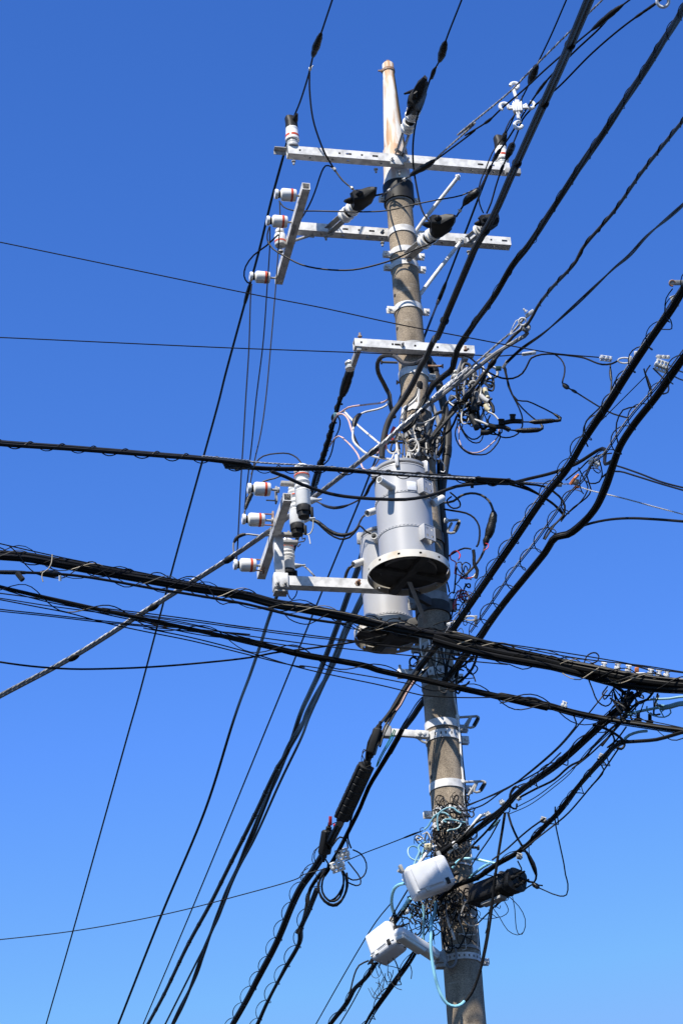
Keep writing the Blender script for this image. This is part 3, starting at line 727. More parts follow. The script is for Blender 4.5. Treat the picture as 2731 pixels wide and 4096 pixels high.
k = MB(); k.box((pt('F', 1155, 985, d1 + .05) + pt('F', 1258, 1240, -.14)) / 2, ((pt('F', 1258, 1240, -.14) - pt('F', 1155, 985, d1 + .05)).normalized(), RV, AW), ((pt('F', 1258, 1240, -.14) - pt('F', 1155, 985, d1 + .05)).length, .03, .008), .001); k.build('stay_bar', STEELD, T1)
# hanging frame between pole and transformers
fr = thing('mounting_bracket', POLE + ZV * (zb1 + .1), 'dark bracket frame bolted behind the transformers to the pole', 'bracket')
for zz in (zb1 - .02, zb1 + .55):
    for q in (-1, 1):
        k = MB(); a = POLE + AW * q * .13 - RV * .05; b = POLE - RV * .22 + AW * q * .27; a.z = b.z = zz; dd = (b - a)
        k.box((a + b) / 2, (dd.normalized(), ZV, dd.normalized().cross(ZV)), (dd.length, .06, .03), .002); k.build('beam', DARKST, fr)
    k = MB(); k.lathe(POLE, ZV, [(zz - .04, pole_r(zz) + .002), (zz - .04, pole_r(zz) + .012), (zz + .04, pole_r(zz) + .012), (zz + .04, pole_r(zz) + .002)], 36); k.build('clamp', DARKST, fr)

# ================================================================== cutout switches
cut = None
def cutout(label, t, top, bot, dy):
    global cut
    if cut is None:
        r = thing('cutout_switch', (0, 0, 0), label, 'cutout switch', 'white porcelain cutout switches left of the transformer')
        pr = [(0, .05), (.01, .052), (.015, .054), (.13, .054), (.135, .058), (.15, .058), (.155, .05)]
        MB().lathe((0, 0, 0), ZV, [(-.085, .030), (-.083, .040), (-.05, .044), (-.045, .05), (0, .052)], 12).build('fuse_cap', DULL, r)
        b = MB(); b.lathe((0, 0, 0), ZV, [(0, .05), (.006, .054), (.11, .052), (.118, .056), (.126, .052), (.134, .044), (.142, .054), (.156, .058), (.166, .054), (.172, .044), (.18, .053), (.192, .057), (.2, .053), (.206, .042), (.225, .042), (.235, .05)], 30)
        b.lathe((0, 0, .24), ZV, [(-.006, .044), (.0, .052), (.016, .054), (.02, .042), (.032, .045), (.036, .054), (.05, .055), (.054, .042), (.066, .044), (.07, .052), (.084, .05), (.092, .036), (.10, .02)], 30); b.build('body', PORC, r)
        MB().lathe((0, 0, .24), ZV, [(.0005, .0532), (.001, .0552), (.010, .0556), (.0105, .0536)], 30).build('red_band', RED, r)
        MB().lathe((.04, 0, .05), Vector((1, -.2, .1)), [(0, .026), (.02, .026), (.045, .017), (.065, .009), (.09, .007)], 14).build('spout', PORCG, r)
        n = MB(); n.box((.052, -.02, -.05), (Vector((1, 0, 0)), Vector((0, 1, 0)), ZV), (.022, .022, .075), .004); n.box((-.0, -.05, -.03), (Vector((1, 0, 0)), Vector((0, 1, 0)), ZV), (.05, .012, .045), .003); n.build('latch', DULL, r)
        cut = r
    else: r = dup(cut, label)
    Tp, Bt = pt(t, *top, dy), None; Bt = Tp - ZV * 1; L = -line_t(Tp, ZV, t, *bot)
    base = Tp - ZV * L; s = L / .425
    r.matrix_world = frame(base + ZV * .085 * s, ZV, RV, 1.0, s); r['label'] = label; return r
yU = lambda f: U2a.y - PY + (U2b.y - U2a.y) * f
cutout('white ribbed cutout switch with black bottom, nearest one at the top of the row', 'F', (478, 250), (505, 580), yU(.02))
cutout('white ribbed cutout switch half behind the nearest one, with a looped white lead', 'F', (440, 385), (470, 690), yU(.38))
cutout('white ribbed cutout switch with black bottom, lowest and standing above the long arm', 'F', (385, 720), (405, 962), yU(.80))

# ================================================================== boxes and closures
def oriented(t, p, q, dyp, dyq, roll=0.):
    """long axis from p to q; returns centre, axes, length"""
    P, Q = pt(t, *p, dyp), pt(t, *q, dyq); z = (Q - P).normalized(); x = z.cross(ZV).normalized(); y = x.cross(z)
    M = Matrix.Rotation(roll, 3, z); return (P + Q) / 2, (M @ x, M @ y, z), (Q - P).length
def closure_box(name, label, cat, t, p, q, dyp, dyq, w, h, m, lid_m, roll=0., group=None, caps=DULL, end=WHITE2):
    c, ax, L = oriented(t, p, q, dyp, dyq, roll); root = thing(name, c, label, cat, group); w2, h2 = w / 2, h / 2
    a = MB(); a.box(c, ax, (w, h, L), .034, 5)
    a.build('case', m, root)
    b = MB(); b.box(c + ax[0] * w2 * .96 - ax[2] * L * .10 + ax[1] * h2 * .08, ax, (.026, h * .74, L * .62), .011, 3); b.build('cover_panel', m, root)
    b = MB(); b.box(c - ax[1] * h2 * .66, ax, (w * 1.03, .010, L * .93), .003); b.build('seam', lid_m, root)
    for u in (-.22, .3):
        b = MB(); b.box(c + ax[2] * L * u - ax[1] * h2 * .66 + ax[0] * w2 * 1.02, ax, (.012, h2 * .4, .026), .004); b.build('latch', DULL if u > 0 else lid_m, root)
    e = MB(); e.loft(c, ax, [(L / 2 - .004, 0, -.0, w2 * .55, h2 * .62, .3), (L / 2 + .014, 0, 0, w2 * .5, h2 * .58, .3)], 24); e.build('cable_seal', caps, root)
    f = MB()
    for k in (-.3, .3): f.lathe(c + ax[2] * (L / 2 + .012) + ax[1] * h2 * k, ax[2], [(0, .016), (.02, .016), (.022, .011), (.05, .011)], 12)
    f.build('cable_gland', caps, root)
    for u in (-.5, .46):
        f = MB(); f.box(c + ax[2] * L * u + ax[1] * (h2 + .012), ax, (.03, .05, .022), .005); f.build('hanger_clip', STEELD, root)
    return root
closure_box('cable_closure', 'large white plastic cable closure leaning against the wire tangle on the pole', 'cable closure', 'K', (680, 700), (928, 610), -.48, -.42, .155, .215, WHITE, WHITE2, roll=R(4), group='white plastic cable closures')
closure_box('cable_closure', 'smaller white plastic cable closure beside the street lamp head, lower left', 'cable closure', 'K', (465, 1120), (615, 1002), .1, -.02, .155, .21, WHITE, WHITE2, roll=R(-6), group='white plastic cable closures')
def black_sleeve(label, t, p, q, dyp, dyq, w, ribs=7):
    c, ax, L = oriented(t, p, q, dyp, dyq); root = thing('splice_closure', c, label, 'cable closure', 'black splice closures on the cables'); r = w / 2
    a = MB(); secs = [(-L / 2, 0, 0, r * .6, r * .6, .1), (-L / 2 + .01, 0, 0, r * .95, r * .95, .15)]
    for i in range(ribs):
        u = -L / 2 + .02 + (L - .04) * i / ribs; v = u + (L - .04) / ribs * .8
        secs += [(u, 0, 0, r * .94, r * .94, .2), (u + .003, 0, 0, r, r, .2), (v, 0, 0, r, r, .2), (v + .003, 0, 0, r * .94, r * .94, .2)]
    secs += [(L / 2 - .01, 0, 0, r * .95, r * .95, .15), (L / 2, 0, 0, r * .6, r * .6, .1)]
    a.loft(c, ax, secs, 24); a.build('shell', DULL, root)
    b = MB(); b.box(c - ax[1] * r * .1 - ax[0] * r, ax, (.016, .022, L * .96), .004); b.box(c - ax[1] * r * .1 + ax[0] * r, ax, (.016, .022, L * .96), .004); b.build('flange', DULL, root)
    for s in (-1, 1):
        b = MB(); b.lathe(c + ax[2] * s * L / 2, ax[2] * s, [(-.01, r * .62), (.02, r * .55), (.03, r * .35), (.06, r * .3)], 14); b.build('end_cap', DULL, root)
    return root
black_sleeve('long ribbed black splice closure hanging along the cables left of the pole', 'I', (258, 1218), (415, 875), -.05, -.35, .105)
def flat_box(label, t, p, q, dyp, dyq, w, h):
    c, ax, L = oriented(t, p, q, dyp, dyq, R(35)); root = thing('terminal_box', c, label, 'terminal box', 'black terminal boxes on the cables')
    a = MB(); a.box(c, ax, (w, h, L), .012, 3); a.build('case', DULL, root)
    b = MB(); b.box(c + ax[1] * h * .5, ax, (w * .86, .008, L * .86), .003)
    for i in range(6): b.box(c - ax[0] * (w * .5) + ax[2] * L * (-.35 + .14 * i), ax, (.006, h * .7, .012), .001)
    b.build('cover', DULL, root)
    for s in (-1, 1):
        b = MB(); b.lathe(c + ax[2] * s * L / 2, ax[2] * s, [(-.005, .02), (.02, .02), (.024, .012), (.05, .011)], 12); b.build('gland', DULL, root)
flat_box('flat black terminal box above the long ribbed closure, beside green wires', 'I', (445, 810), (492, 650), -.45, -.5, .10, .05)
flat_box('flat black terminal box below the long ribbed closure with a red tag', 'I', (152, 1440), (178, 1285), .1, .0, .09, .05)
mb = MB(); P = pt('I', 190, 1228, -.06); mb.box(P, (RV, AW, UP), (.022, .006, .06), .002); mb.bolt(P + RV * .02 - ZV * .03, RV, .006, .03); tag(mb.build('tag', REDW), 'small red tag hanging at the lower end of the ribbed closure', 'tag')
# black box with torn wrapping at its right end
c, ax, L = oriented('K', (1095, 770), (1350, 668), -.2, -.55, R(-10)); root = thing('splice_closure', c, 'black box closure right of the pole with torn wrapping at its right end', 'cable closure', 'black splice closures on the cables')
a = MB(); a.loft(c, ax, [(-L / 2, 0, 0, .055, .06, .6), (-L / 2 + .01, 0, 0, .062, .068, .65), (L * .14, 0, 0, .062, .068, .65), (L * .145, 0, 0, .066, .072, .6), (L * .17, 0, 0, .066, .072, .6), (L * .18, 0, 0, .06, .066, .6)], 28); a.build('shell', DULL, root)
a = MB(); secs = []
random.seed(3)
for i in range(9):
    u = L * .18 + L * .36 * i / 8; s = .066 + random.uniform(-.008, .010); secs.append((u, random.uniform(-.006, .006), random.uniform(-.006, .006), s, s * random.uniform(.9, 1.12), .4 + random.uniform(-.1, .15)))
a.loft(c, ax, secs, 22); a.build('wrapping', TAPE, root)
for k in range(4):
    a = MB(); a.lathe(c + ax[2] * L * .53 + ax[0] * (.04 * math.cos(k * 1.6)) + ax[1] * .04 * math.sin(k * 1.6), ax[2], [(0, .016), (.03, .014), (.032, .008), (.07, .007)], 10); a.build('stub', DULL, root)
a = MB(); a.box(c - ax[1] * .085, ax, (.05, .02, L * .5), .003); a.build('bracket', STEELD, root)

# ================================================================== street lamp (slim white, on a bracket)
c, ax, L = oriented('K', (612, 985), (850, 1140), -.52, -.22, 0)
lamp = thing('street_lamp', pt('K', 900, 1165, -.14), 'slim white street lamp head on a bracket at the lower part of the pole', 'street lamp')
nx = ax[0]; ny = ax[1]
a = MB(); a.loft(c, ax, [(-L / 2, 0, .004, .03, .016, .5), (-L / 2 + .012, 0, .0, .038, .026, .6), (L / 2 - .06, 0, 0, .041, .030, .6), (L / 2 - .01, 0, 0, .038, .028, .5), (L / 2, 0, 0, .03, .02, .4)], 28); a.build('housing', WHITE, lamp)
a = MB(); a.loft(c - ny * .026, ax, [(-L / 2 + .012, 0, 0, .030, .010, .5), (-L / 2 + .02, 0, -.004, .034, .018, .55), (L * .12, 0, -.006, .035, .02, .55), (L * .14, 0, 0, .034, .014, .5)], 24); a.build('lens', GLASSD, lamp)
a = MB(); a.loft(c - ny * .024, ax, [(L * .15, 0, 0, .034, .012, .5), (L / 2 - .02, 0, 0, .033, .014, .5)], 24); a.build('gear_cover', WHITE2, lamp)
e = c + ax[2] * (L / 2 + .02); a = MB(); a.tube([c + ax[2] * (L / 2 - .03), e, e + (pt('K', 880, 1160, -.13) - e) * .5, pt('K', 905, 1172, -.12)], .022, 10); a.box(e + (pt('K', 880, 1160, -.13) - e) * .45, (RV, AW, ZV), (.055, .05, .075), .005); a.build('arm', STEELD, lamp)
a = MB(); a.box(pt('K', 880, 1200, -.15), X3, (.06, .06, .04), .004); a.box(pt('K', 900, 1150, -.13), X3, (.02, .05, .1), .002); a.build('bracket', STEELD, lamp)

# ================================================================== small hardware
def bracket_arm():
    r = thing('bracket_arm', pt('I', 790, 690, -.1), 'pale bracket arm on the perforated band, reaching left to the cables', 'bracket')
    P, Q = pt('I', 790, 690, -.08), pt('I', 545, 672, -.12); d = (Q - P).normalized(); u = (ZV - d * d.z).normalized()
    mb = MB(); mb.box((P * .45 + Q * .55), (d, u, d.cross(u)), ((Q - P).length * .9, .05, .03), .003); mb.build('beam', STEEL, r)
    mb = MB(); mb.box(P + d * .03, (d, u, d.cross(u)), (.09, .05, .045), .004)
    for k in (.02, .05): mb.lathe(P + d * k - AW * .02, -AW, [(0, .015), (.008, .015), (.012, .008)], 12)
    mb.build('plate', STEEL, r)
    mb = MB(); mb.tube([P + ZV * -.06, P + d * .03 - ZV * .05, P + d * .08 - ZV * .01], .009, 6); mb.build('strut', STEELD, r)
    mb = MB(); mb.box(Q, (d, u, d.cross(u)), (.05, .08, .05), .006); mb.bolt(Q + ZV * .04, ZV, .009, .03); mb.build('clamp', STEELD, r)
bracket_arm()
r = thing('bracket_arm', pt('I', 720, 310, -.12), 'short pale bracket with two upright bolts left of the pole under the crossing cables', 'bracket')
P, Q = pt('I', 770, 305, -.1), pt('I', 608, 308, -.13); d = (Q - P).normalized(); mb = MB(); mb.box((P + Q) / 2, (d, ZV, d.cross(ZV)), ((Q - P).length, .06, .04), .004); mb.build('beam', STEEL, r)
for x in (626, 690): mb = MB(); mb.bolt(pt('I', x, 285, -.13), ZV, .01, .04); mb.build('bolt', STEELD, r)
def spacer(label, t, c, pts, dy, h=None):
    """cross-shaped plastic spacer with a hook at each end"""
    z = pt(*h).z if h else None
    C = pth(t, *c, z) if h else pt(t, *c, dy)
    r = thing('cable_spacer', C, label, 'cable spacer', 'white cable spacers on the branch line'); dC = C.y - PY
    vv = (pt(t, pts[0][0], pts[0][1], dC) - pt(t, pts[3][0], pts[3][1], dC)).normalized(); hh = (pt(t, pts[2][0], pts[2][1], dC) - pt(t, pts[1][0], pts[1][1], dC)).normalized(); nn = hh.cross(vv).normalized()
    mb = MB(); mb.box(C, (hh, vv, nn), (.075, .082, .035), .008)
    for k in (-.021, -.007, .007, .021): mb.box(C + hh * k * 1.3, (hh, vv, nn), (.008, .086, .048), .002)
    for s in (-1, 1): mb.box(C + hh * s * .045, (hh, vv, nn), (.05, .03, .022), .006); mb.box(C + vv * s * .045, (hh, vv, nn), (.034, .05, .022), .006)
    mb.build('body', WHITE, r)
    for i, (x, y) in enumerate(pts):
        P = pt(t, x, y, dC); o = (C - P).normalized(); q = nn.cross(o); a0 = 0
        arc = [P + (o * math.cos(a) + q * math.sin(a)) * .030 for a in [j * R(280) / 10 - R(20) for j in range(11)]]
        mb = MB(); mb.tube([C + (P - C) * .45] + arc, .0135, 8); mb.build('hook', WHITE, r)
    return r
HB = ('A', 1010, 1210, -.12)
spacer('white cross-shaped spacer with four hooks gripping the branch wires right of the pole top', 'B', (530, 675), [(510, 540), (445, 668), (610, 660), (535, 785)], 0, h=HB)
HB2 = pth('B', 1440, 5, pt(*HB).z).y - PY
mb = MB(); P = pt('B', 1440, 8, HB2); r = thing('cable_spacer', P, 'white hooked spacer cut by the top edge at the upper right', 'cable spacer', 'white cable spacers on the branch line')
mb.tube([P + (RT * math.cos(a) + UP * math.sin(a)) * .04 for a in [R(150 + j * 20) for j in range(13)]], .013, 8); mb.build('hook', WHITE, r)
mb = MB(); mb.box(P + UP * .09 + RT * .01, (RT, UP, FWD), (.07, .09, .035), .006); mb.build('body', WHITE, r)
def drop_clamp(name, label, t, x, y, dy, L, ang, m=WHITE, fins=3, cat='wire clamp', group=None, hgt=.032):
    """finned plastic or metal wire clamp with bolts"""
    P = pt(t, x, y, dy); dx = (RT * math.cos(ang) + UP * math.sin(ang)).normalized(); up = (UP - dx * UP.dot(dx)).normalized(); nn = dx.cross(up)
    r = thing(name, P, label, cat, group); k = depth(P) / FPX / 1.568 * 1.0; L *= k * .85; hgt *= .85
    mb = MB(); mb.box(P, (dx, up, nn), (L, hgt * .6, .03), .004); mb.box(P + up * hgt * .6, (dx, up, nn), (L * .92, hgt * .25, .045), .003); mb.box(P - up * hgt * .6, (dx, up, nn), (L * .9, hgt * .25, .045), .003); mb.build('body', m, r)
    for i in range(fins):
        b = MB(); q = P + dx * L * ((i + .5) / fins - .5); b.box(q + up * .002 - nn * -.004, (dx, up, nn), (L / fins * .5, hgt * 1.35, .04), .004); b.lathe(q + nn * .02, nn, [(0, .012), (.01, .012), (.011, .006), (.02, .006)], 6); b.build('bolt_block', m, r)
    return r
drop_clamp('drop_clamp', 'pale slanted service clamp on the black drop wire near the right cables', 'D', 1082, 838, -1.0, 95, R(-8), WHITE, 3)
drop_clamp('drop_clamp', 'grey clamp with round black wheel on the left-running drop wire beside the third crossarm', 'N', 925, 168, -.5, 105, R(2), STEELD, 2)
mb = MB(); P, Q = pt('D', 556, 812, -.5), pt('D', 645, 800, -.5); d = (Q - P).normalized(); mb.box((P + Q) / 2, (d, UP, d.cross(UP)), ((Q - P).length, .028, .028), .006); tag(mb.build('strain_link', WHITE), 'white plastic strain link on the drop wire right of the pole', 'wire clamp')
mb = MB(); mb.lathe(pt('N', 922, 172, -.53), -AW, [(0, .013), (.018, .013), (.02, .009)], 16); tag(mb.build('pulley', DULL), 'small round black wheel on the grey drop-wire clamp', 'pulley')
drop_clamp('drop_clamp', 'white finned clamp stack behind the upper right cables, larger of the two', 'D', 1430, 885, -2.0, 105, R(-20), WHITE2, 4, group=None, hgt=.06)
drop_clamp('drop_clamp', 'small white finned clamp above the larger stack at the right edge', 'D', 1440, 828, -2.0, 105, R(-3), WHITE2, 3, hgt=.018)
drop_clamp('drop_clamp', 'white finned clamp between the two upper right cable runs, above the orange shackle', 'G', 1010, 78, -1.5, 90, R(-25), WHITE2, 4, hgt=.04)
r = thing('shackle', pt('D', 1205, 850, -1.2), 'bright steel shackle joining the drop wire clamp to the upper right cables', 'shackle'); P = pt('D', 1200, 850, -1.2)
mb = MB(); mb.tube([P + RT * (.045 * math.cos(a)) + UP * (.018 * math.sin(a)) for a in [j * R(300) / 14 + R(30) for j in range(15)]], .006, 8); mb.build('loop', STEEL, r)
mb = MB(); mb.box(pt('D', 1280, 805, -1.25), (RT, UP, FWD), (.045, .03, .03), .005); mb.box(pt('D', 1235, 845, -1.2), (RT, UP, FWD), (.02, .05, .02), .004); mb.build('clamp', STEEL, r)
r = thing('shackle', pt('G', 890, 195, -1.4), 'rusty orange and grey shackle where the crossing strand meets the cables', 'shackle'); P = pt('G', 890, 200, -1.4)
mb = MB(); mb.box(P, (RT, UP, FWD), (.05, .035, .03), .006); mb.build('body', STEELD, r)
mb = MB(); mb.tube([pt('G', 860, 215, -1.42), pt('G', 885, 180, -1.45), pt('G', 908, 158, -1.42)], .011, 6); mb.tube([pt('G', 885, 235, -1.42), pt('G', 915, 230, -1.42)], .010, 6); mb.build('pin', ORANGE, r)
mb = MB(); mb.box(pt('G', 785, 215, -1.35), (RT, UP, FWD), (.045, .035, .03), .004); mb.bolt(pt('G', 785, 205, -1.36), UP, .012, .02); mb.build('clamp', STEELD, r)
r = thing('hook_plate', pt('D', 1500, 360, -3.8), 'rusty hook plate with a white tag at the right edge above the cables', 'hook'); P = pt('D', 1498, 365, -3.8)
mb = MB(); mb.tube([P + RT * .016 * math.cos(a) + UP * .016 * math.sin(a) for a in [j * R(290) / 12 for j in range(13)]], .005, 8); mb.build('hook', RUST, r)
mb = MB(); mb.box(pt('D', 1530, 362, -3.8), (RT, UP, FWD), (.09, .03, .006), .002); mb.build('plate', STEELD, r)
mb = MB(); mb.box(pt('D', 1512, 480, -3.85), ((RT * .35 - UP).normalized(), (UP * .35 + RT).normalized(), FWD), (.07, .035, .005), .001); mb.lathe(pt('D', 1505, 483, -3.86), -FWD, [(0, .013), (.005, .012)], 14); mb.build('tag', WHITE2, r)
# grip of the grey guy cable at the thin twisted cable
r = thing('guy_grip', pt('D', 560, 605, -.85), 'pale thimble and wire grip holding the end of the grey cable right of the pole', 'guy grip'); P = pt('D', 560, 606, -.86)
mb = MB(); mb.tube([P + RT * .026 * math.cos(a) + UP * .026 * math.sin(a) for a in [j * R(340) / 14 for j in range(15)]], .007, 8); mb.build('thimble', STEEL, r)
mb = MB(); mb.box(pt('D', 606, 555, -.88), ((RT + UP * .75).normalized(), (UP - RT * .75).normalized(), FWD), (.07, .028, .025), .004); mb.bolt(pt('D', 585, 545, -.9), (UP - RT), .008, .03); mb.build('clamp', STEEL, r)
for k in range(3):
    q = path('D560,590 %d,%d 480,690' % (520 + 12 * k, 600 + 25 * k), -.85); MB().tube(q, .004, 5).build('wire_loop', STRAND, r)
# row of split-bolt connectors on the big right-hand cable
for i, (x, y, lb) in enumerate(((1068, 268, 'steel split-bolt connector at the left end of the row on the thick cables'), (1155, 272, 'steel split-bolt connector second from the left in the row on the thick cables'), (1222, 285, 'steel split-bolt connector just left of the orange-tagged one'), (1360, 308, 'steel split-bolt connector just right of the flat grey bar'), (1412, 315, 'steel split-bolt connector second from the right end of the row'), (1462, 318, 'steel split-bolt connector at the right end of the row on the thick cables'))):
    drop_clamp('bolt_connector', lb, 'J', x, y, -2.52, 44, R(-8), STEEL, 1, 'connector', 'bolted connectors on the thick cables', .05)
P = pt('J', 1295, 312, -2.55); r = thing('bolt_connector', P, 'flat grey bar connector with an orange fitting in the row of connectors', 'connector', 'bolted connectors on the thick cables')
mb = MB(); mb.box(P, (RT, UP, FWD), (.07, .025, .03), .004); mb.build('bar', STEEL, r)
mb = MB(); mb.box(pt('J', 1276, 282, -2.53), (RT, UP, FWD), (.024, .03, .02), .004); mb.build('fitting', ORANGE, r)
drop_clamp('bolt_connector', 'white clamp on the wavy lower cable left of the junction', 'J', 818, 505, -2.45, 40, R(-20), WHITE2, 2, 'connector', None, .04)
for i, (x, y, lb) in enumerate(((1285, 590, 'black plug standing on the lower cable by the blue conduit, left one'), (1358, 605, 'black plug standing on the lower cable by the blue conduit, right one'))):
    mb = MB(); mb.lathe(pt('J', x, y + 15, -2.4), UP, [(0, .02), (.02, .02), (.022, .011), (.055, .011), (.057, .008)], 12); tag(mb.build('cable_plug', DULL), lb, 'cable plug', 'black plugs on the lower cable')
for x, y, lb, a in ((1055, 825, 'grey clamp on the lower junction cable run just below the black junction', 40), (690, 1222, 'grey clamp halfway along the lower junction cable run', 45), (540, 1450, 'small black clamp on the lower cable run near the pole', 45)):
    drop_clamp('bolt_connector', lb, 'J', x, y, -1.2 if x > 900 else -.8, 42, R(a - 60), STEELD, 2, 'connector', None, .03)
for x, y, lb in ((432, 1112, 'pale clamp where the upper cable run spreads toward the pole'), (345, 1188, 'pale clamp at the end of the white rod right of the pole'), (535, 1082, 'pale clamp on the upper cable run just above its black knot')):
    drop_clamp('bolt_connector', lb, 'J', x, y, -.5, 38, R(30), WHITE2, 2, 'connector', None, .03)
# pale rods above the big closure
for lb, s in (('pale rod slanting from the right onto the wire tangle', 'J345,1190@-.4 300,1195@-.42 240,1270 150,1372 95,1430@-.3'), ('pale bent rod slanting left of the pole above the white closure', 'O760,738@-.2 690,770 560,940@-.28 470,1040@-.3 350,1170@-.25')):
    wire('support_rod', lb, 'rod', s, 14, WHITE2, n=8)
mb = MB(); P, Q = pt('O', 285, 1042, -.35), pt('O', 440, 1108, -.3); mb.tube([P, Q], .010, 10); tag(mb.build('support_rod', STEELD), 'short grey rod sticking out left of the big white closure', 'rod')
drop_clamp('bolt_connector', 'grey double clamp on the pale rod right above the big closure', 'O', 1000, 725, -.36, 30, R(25), STEEL, 2, 'connector', None, .04)
drop_clamp('bolt_connector', 'pale clamp on the blue conduits left of the pole above the big closure', 'K', 800, 455, -.25, 55, R(5), CREAM, 2, 'connector', None, .03)
drop_clamp('bolt_connector', 'white clamp on the cable behind the smaller white closure', 'K', 660, 862, .1, 55, R(20), WHITE2, 2, 'connector', None, .03)
# clamp boxes above the coil of slack cable
for x, y, lb, a in ((265, 505, 'white clamp box above the coiled slack cable, upper one', 15), (235, 578, 'white clamp box above the coiled slack cable, lower one', 20)):
    drop_clamp('clamp_box', lb, 'K', x, y, .1, 110, R(a), WHITE2, 3, 'clamp box', 'clamp boxes above the slack cable coil', .06)
# ================================================================== high voltage lines along the street
GH = 'high voltage wires along the street'
hA = ('A', 418, 730, A1a.y - PY)
wire('high_voltage_wire', 'black high voltage wire tied to the left post insulator of the topmost crossarm', 'wire', 'A672,0 600,215 555,340 525,465 470,640 435,725', 8, h=hA, ext=(4, 0), group=GH, joints=[('A', 581, 280, 46, 30)], ties=[('A', 527, 428)])
wire('high_voltage_wire', 'leftmost long black wire running far down past the three upper pin insulators', 'wire', 'A425,745 382,920 300,1220 215,1568 C155,850 0,1420 H1375,0 1265,400 1085,1050 865,1882 L685,0 540,520 385,1075 243,1568', 7, h=hA, ext=(0, 8), group=GH, joints=[('C', 135, 905, 40, 17)])
h2 = ('A', 1100, 955, -.2)
wire('high_voltage_wire', 'black high voltage wire ending in the black cover beside the white pole top', 'wire', 'A1482,0 1385,250 1345,380 1310,440 1292,495', 8, h=h2, ext=(4, 0), group=GH, joints=[('A', 1362, 312, 46, 32), ('A', 1296, 480, 26, 18)], ties=[('A', 1305, 433)])
mb = MB(); q = path('A1180,570@-.9 1150,580 1125,588@-.95', -.9); mb.tube(q, [.016 - .010 * i / len(q) for i in range(len(q))], 8); tag(mb.build('insulating_sleeve', DULL), 'short black tail sticking out left of the cover beside the pole top', 'cover tail')
h3 = ('B', 425, 855, A1b.y - PY)
wire('high_voltage_wire', 'black high voltage wire to the right post insulator of the topmost crossarm', 'wire', 'B835,0 740,220 655,400 600,530 545,640 480,790 440,860', 7.5, h=h3, ext=(4, 0), group=GH, joints=[('B', 622, 480, 42, 32), ('B', 447, 850, 22, 18)])
wire('high_voltage_wire', 'black wire passing behind the pole and far down right of the leftmost wire', 'wire', 'B440,870 395,960 335,1110 190,1490 C1385,830 1340,940 1245,1180@.25 E640,425@.5 470,850 385,1070 180,1568 F400,1560 L1402,0 1140,640 1008,958 750,1568', 6.5, h=h3, ext=(0, 8), group=GH, joints=[('C', 1365, 880, 42, 17), ('C', 1340, 935, 20, 14)])
# branch line towards the upper right
GB = 'branch wires held by the white spacers'
wire('messenger_strand', 'twisted steel messenger strand from the pole top band to the upper right corner', 'messenger strand', 'A1000,1215@-.12 1090,1150 1200,1075 1280,1030 1380,940 1568,770 B150,850 430,620 500,558 575,480 850,205 1060,0', 8, h=HB, ext=(0, 3), steel=True, m=STRAND, joints=[('A', 1245, 1055, 40, 26), ('A', 1195, 1085, 16, 20)], ties=[('A', 1130, 1130), ('A', 998, 1215)])
wire('branch_wire', 'upper black branch wire from the left dead-end cover through the left spacer hook', 'wire', 'A985,1230@-.35 1010,1210 1120,1125 1215,1078 1290,1025 1400,945 1568,815 B200,850 345,760 430,680 560,570 700,440 860,300 1010,175 1130,75 1230,0', 8, h=HB, ext=(0, 3), group=GB, joints=[('B', 1080, 110, 60, 24), ('B', 345, 765, 8, 13)])
wire('branch_wire', 'middle black branch wire from the right dead-end cover through the right spacer hook', 'wire', 'C1448,420@-.35 1520,310@-.45 B270,1210@-.5 345,1080 400,970 470,870 520,790 600,660 700,520 790,420 900,310 1045,175 1130,75', 8, h=HB, group=GB, joints=[('B', 252, 1225, 32, 34), ('B', 360, 1070, 14, 15), ('B', 410, 980, 26, 18), ('B', 690, 540, 24, 13)], ties=[('C', 1460, 408)])
wire('branch_wire', 'lower black branch wire through the bottom spacer hook to the hook at the top edge', 'wire', 'B335,1340@-.05 365,1270@-.1 390,1180@-.15 430,1060@-.25 480,950@-.35 530,830 560,750 640,660 770,560 1000,330 1200,160 1400,18', 8, h=HB, ext=(0, 2), group=GB, joints=[('B', 485, 930, 36, 30), ('B', 430, 1055, 10, 14), ('B', 1300, 90, 14, 13), ('B', 1360, 45, 30, 12)])
wire('branch_wire', 'black wire dropping from the spacer behind the twin cable toward the side arm', 'wire', 'B560,600@-.5 540,680 480,760 430,870 370,960 330,1060 300,1130 285,1200 292,1280@-.2 315,1335@-.1', 6, dy=-.4, group=GB)
# jumpers
GJP = 'slack jumper wires at the crossarms'
wire('jumper_wire', 'black jumper hanging from the left line wire across the topmost crossarm to the left cover', 'jumper wire', 'A530,440@-.55 530,560 550,740@-.45 585,860 630,970@-.32 685,1060@-.25 740,1135 795,1180 850,1225 920,1230 990,1215@-.4', 7.5, group=GJP, ties=[('A', 683, 1056), ('A', 790, 1175)])
wire('jumper_wire', 'black jumper arching under the topmost crossarm down to the upper side arm', 'jumper wire', 'A690,1075@-.25 665,1045 630,1040 605,1080 575,1170 545,1250 510,1320 475,1375@0', 6.5, group=GJP)
wire('jumper_wire', 'black jumper running down in front of the pole top to the right black cover', 'jumper wire', 'A1290,480@-1.0 1250,600 1200,750@-.7 1178,900 1180,1040@-.35 1200,1170 1225,1290@-.3 1250,1350 1290,1400@-.35', 7.5, group=GJP)
wire('jumper_wire', 'long black jumper from the near pin insulator sagging in front of the pole', 'jumper wire', 'C340,320@-.1 365,355 420,378 600,383@-.3 850,388 1015,380 1170,345 1320,315 1480,285 1568,245@-.45', 6, group=GJP)
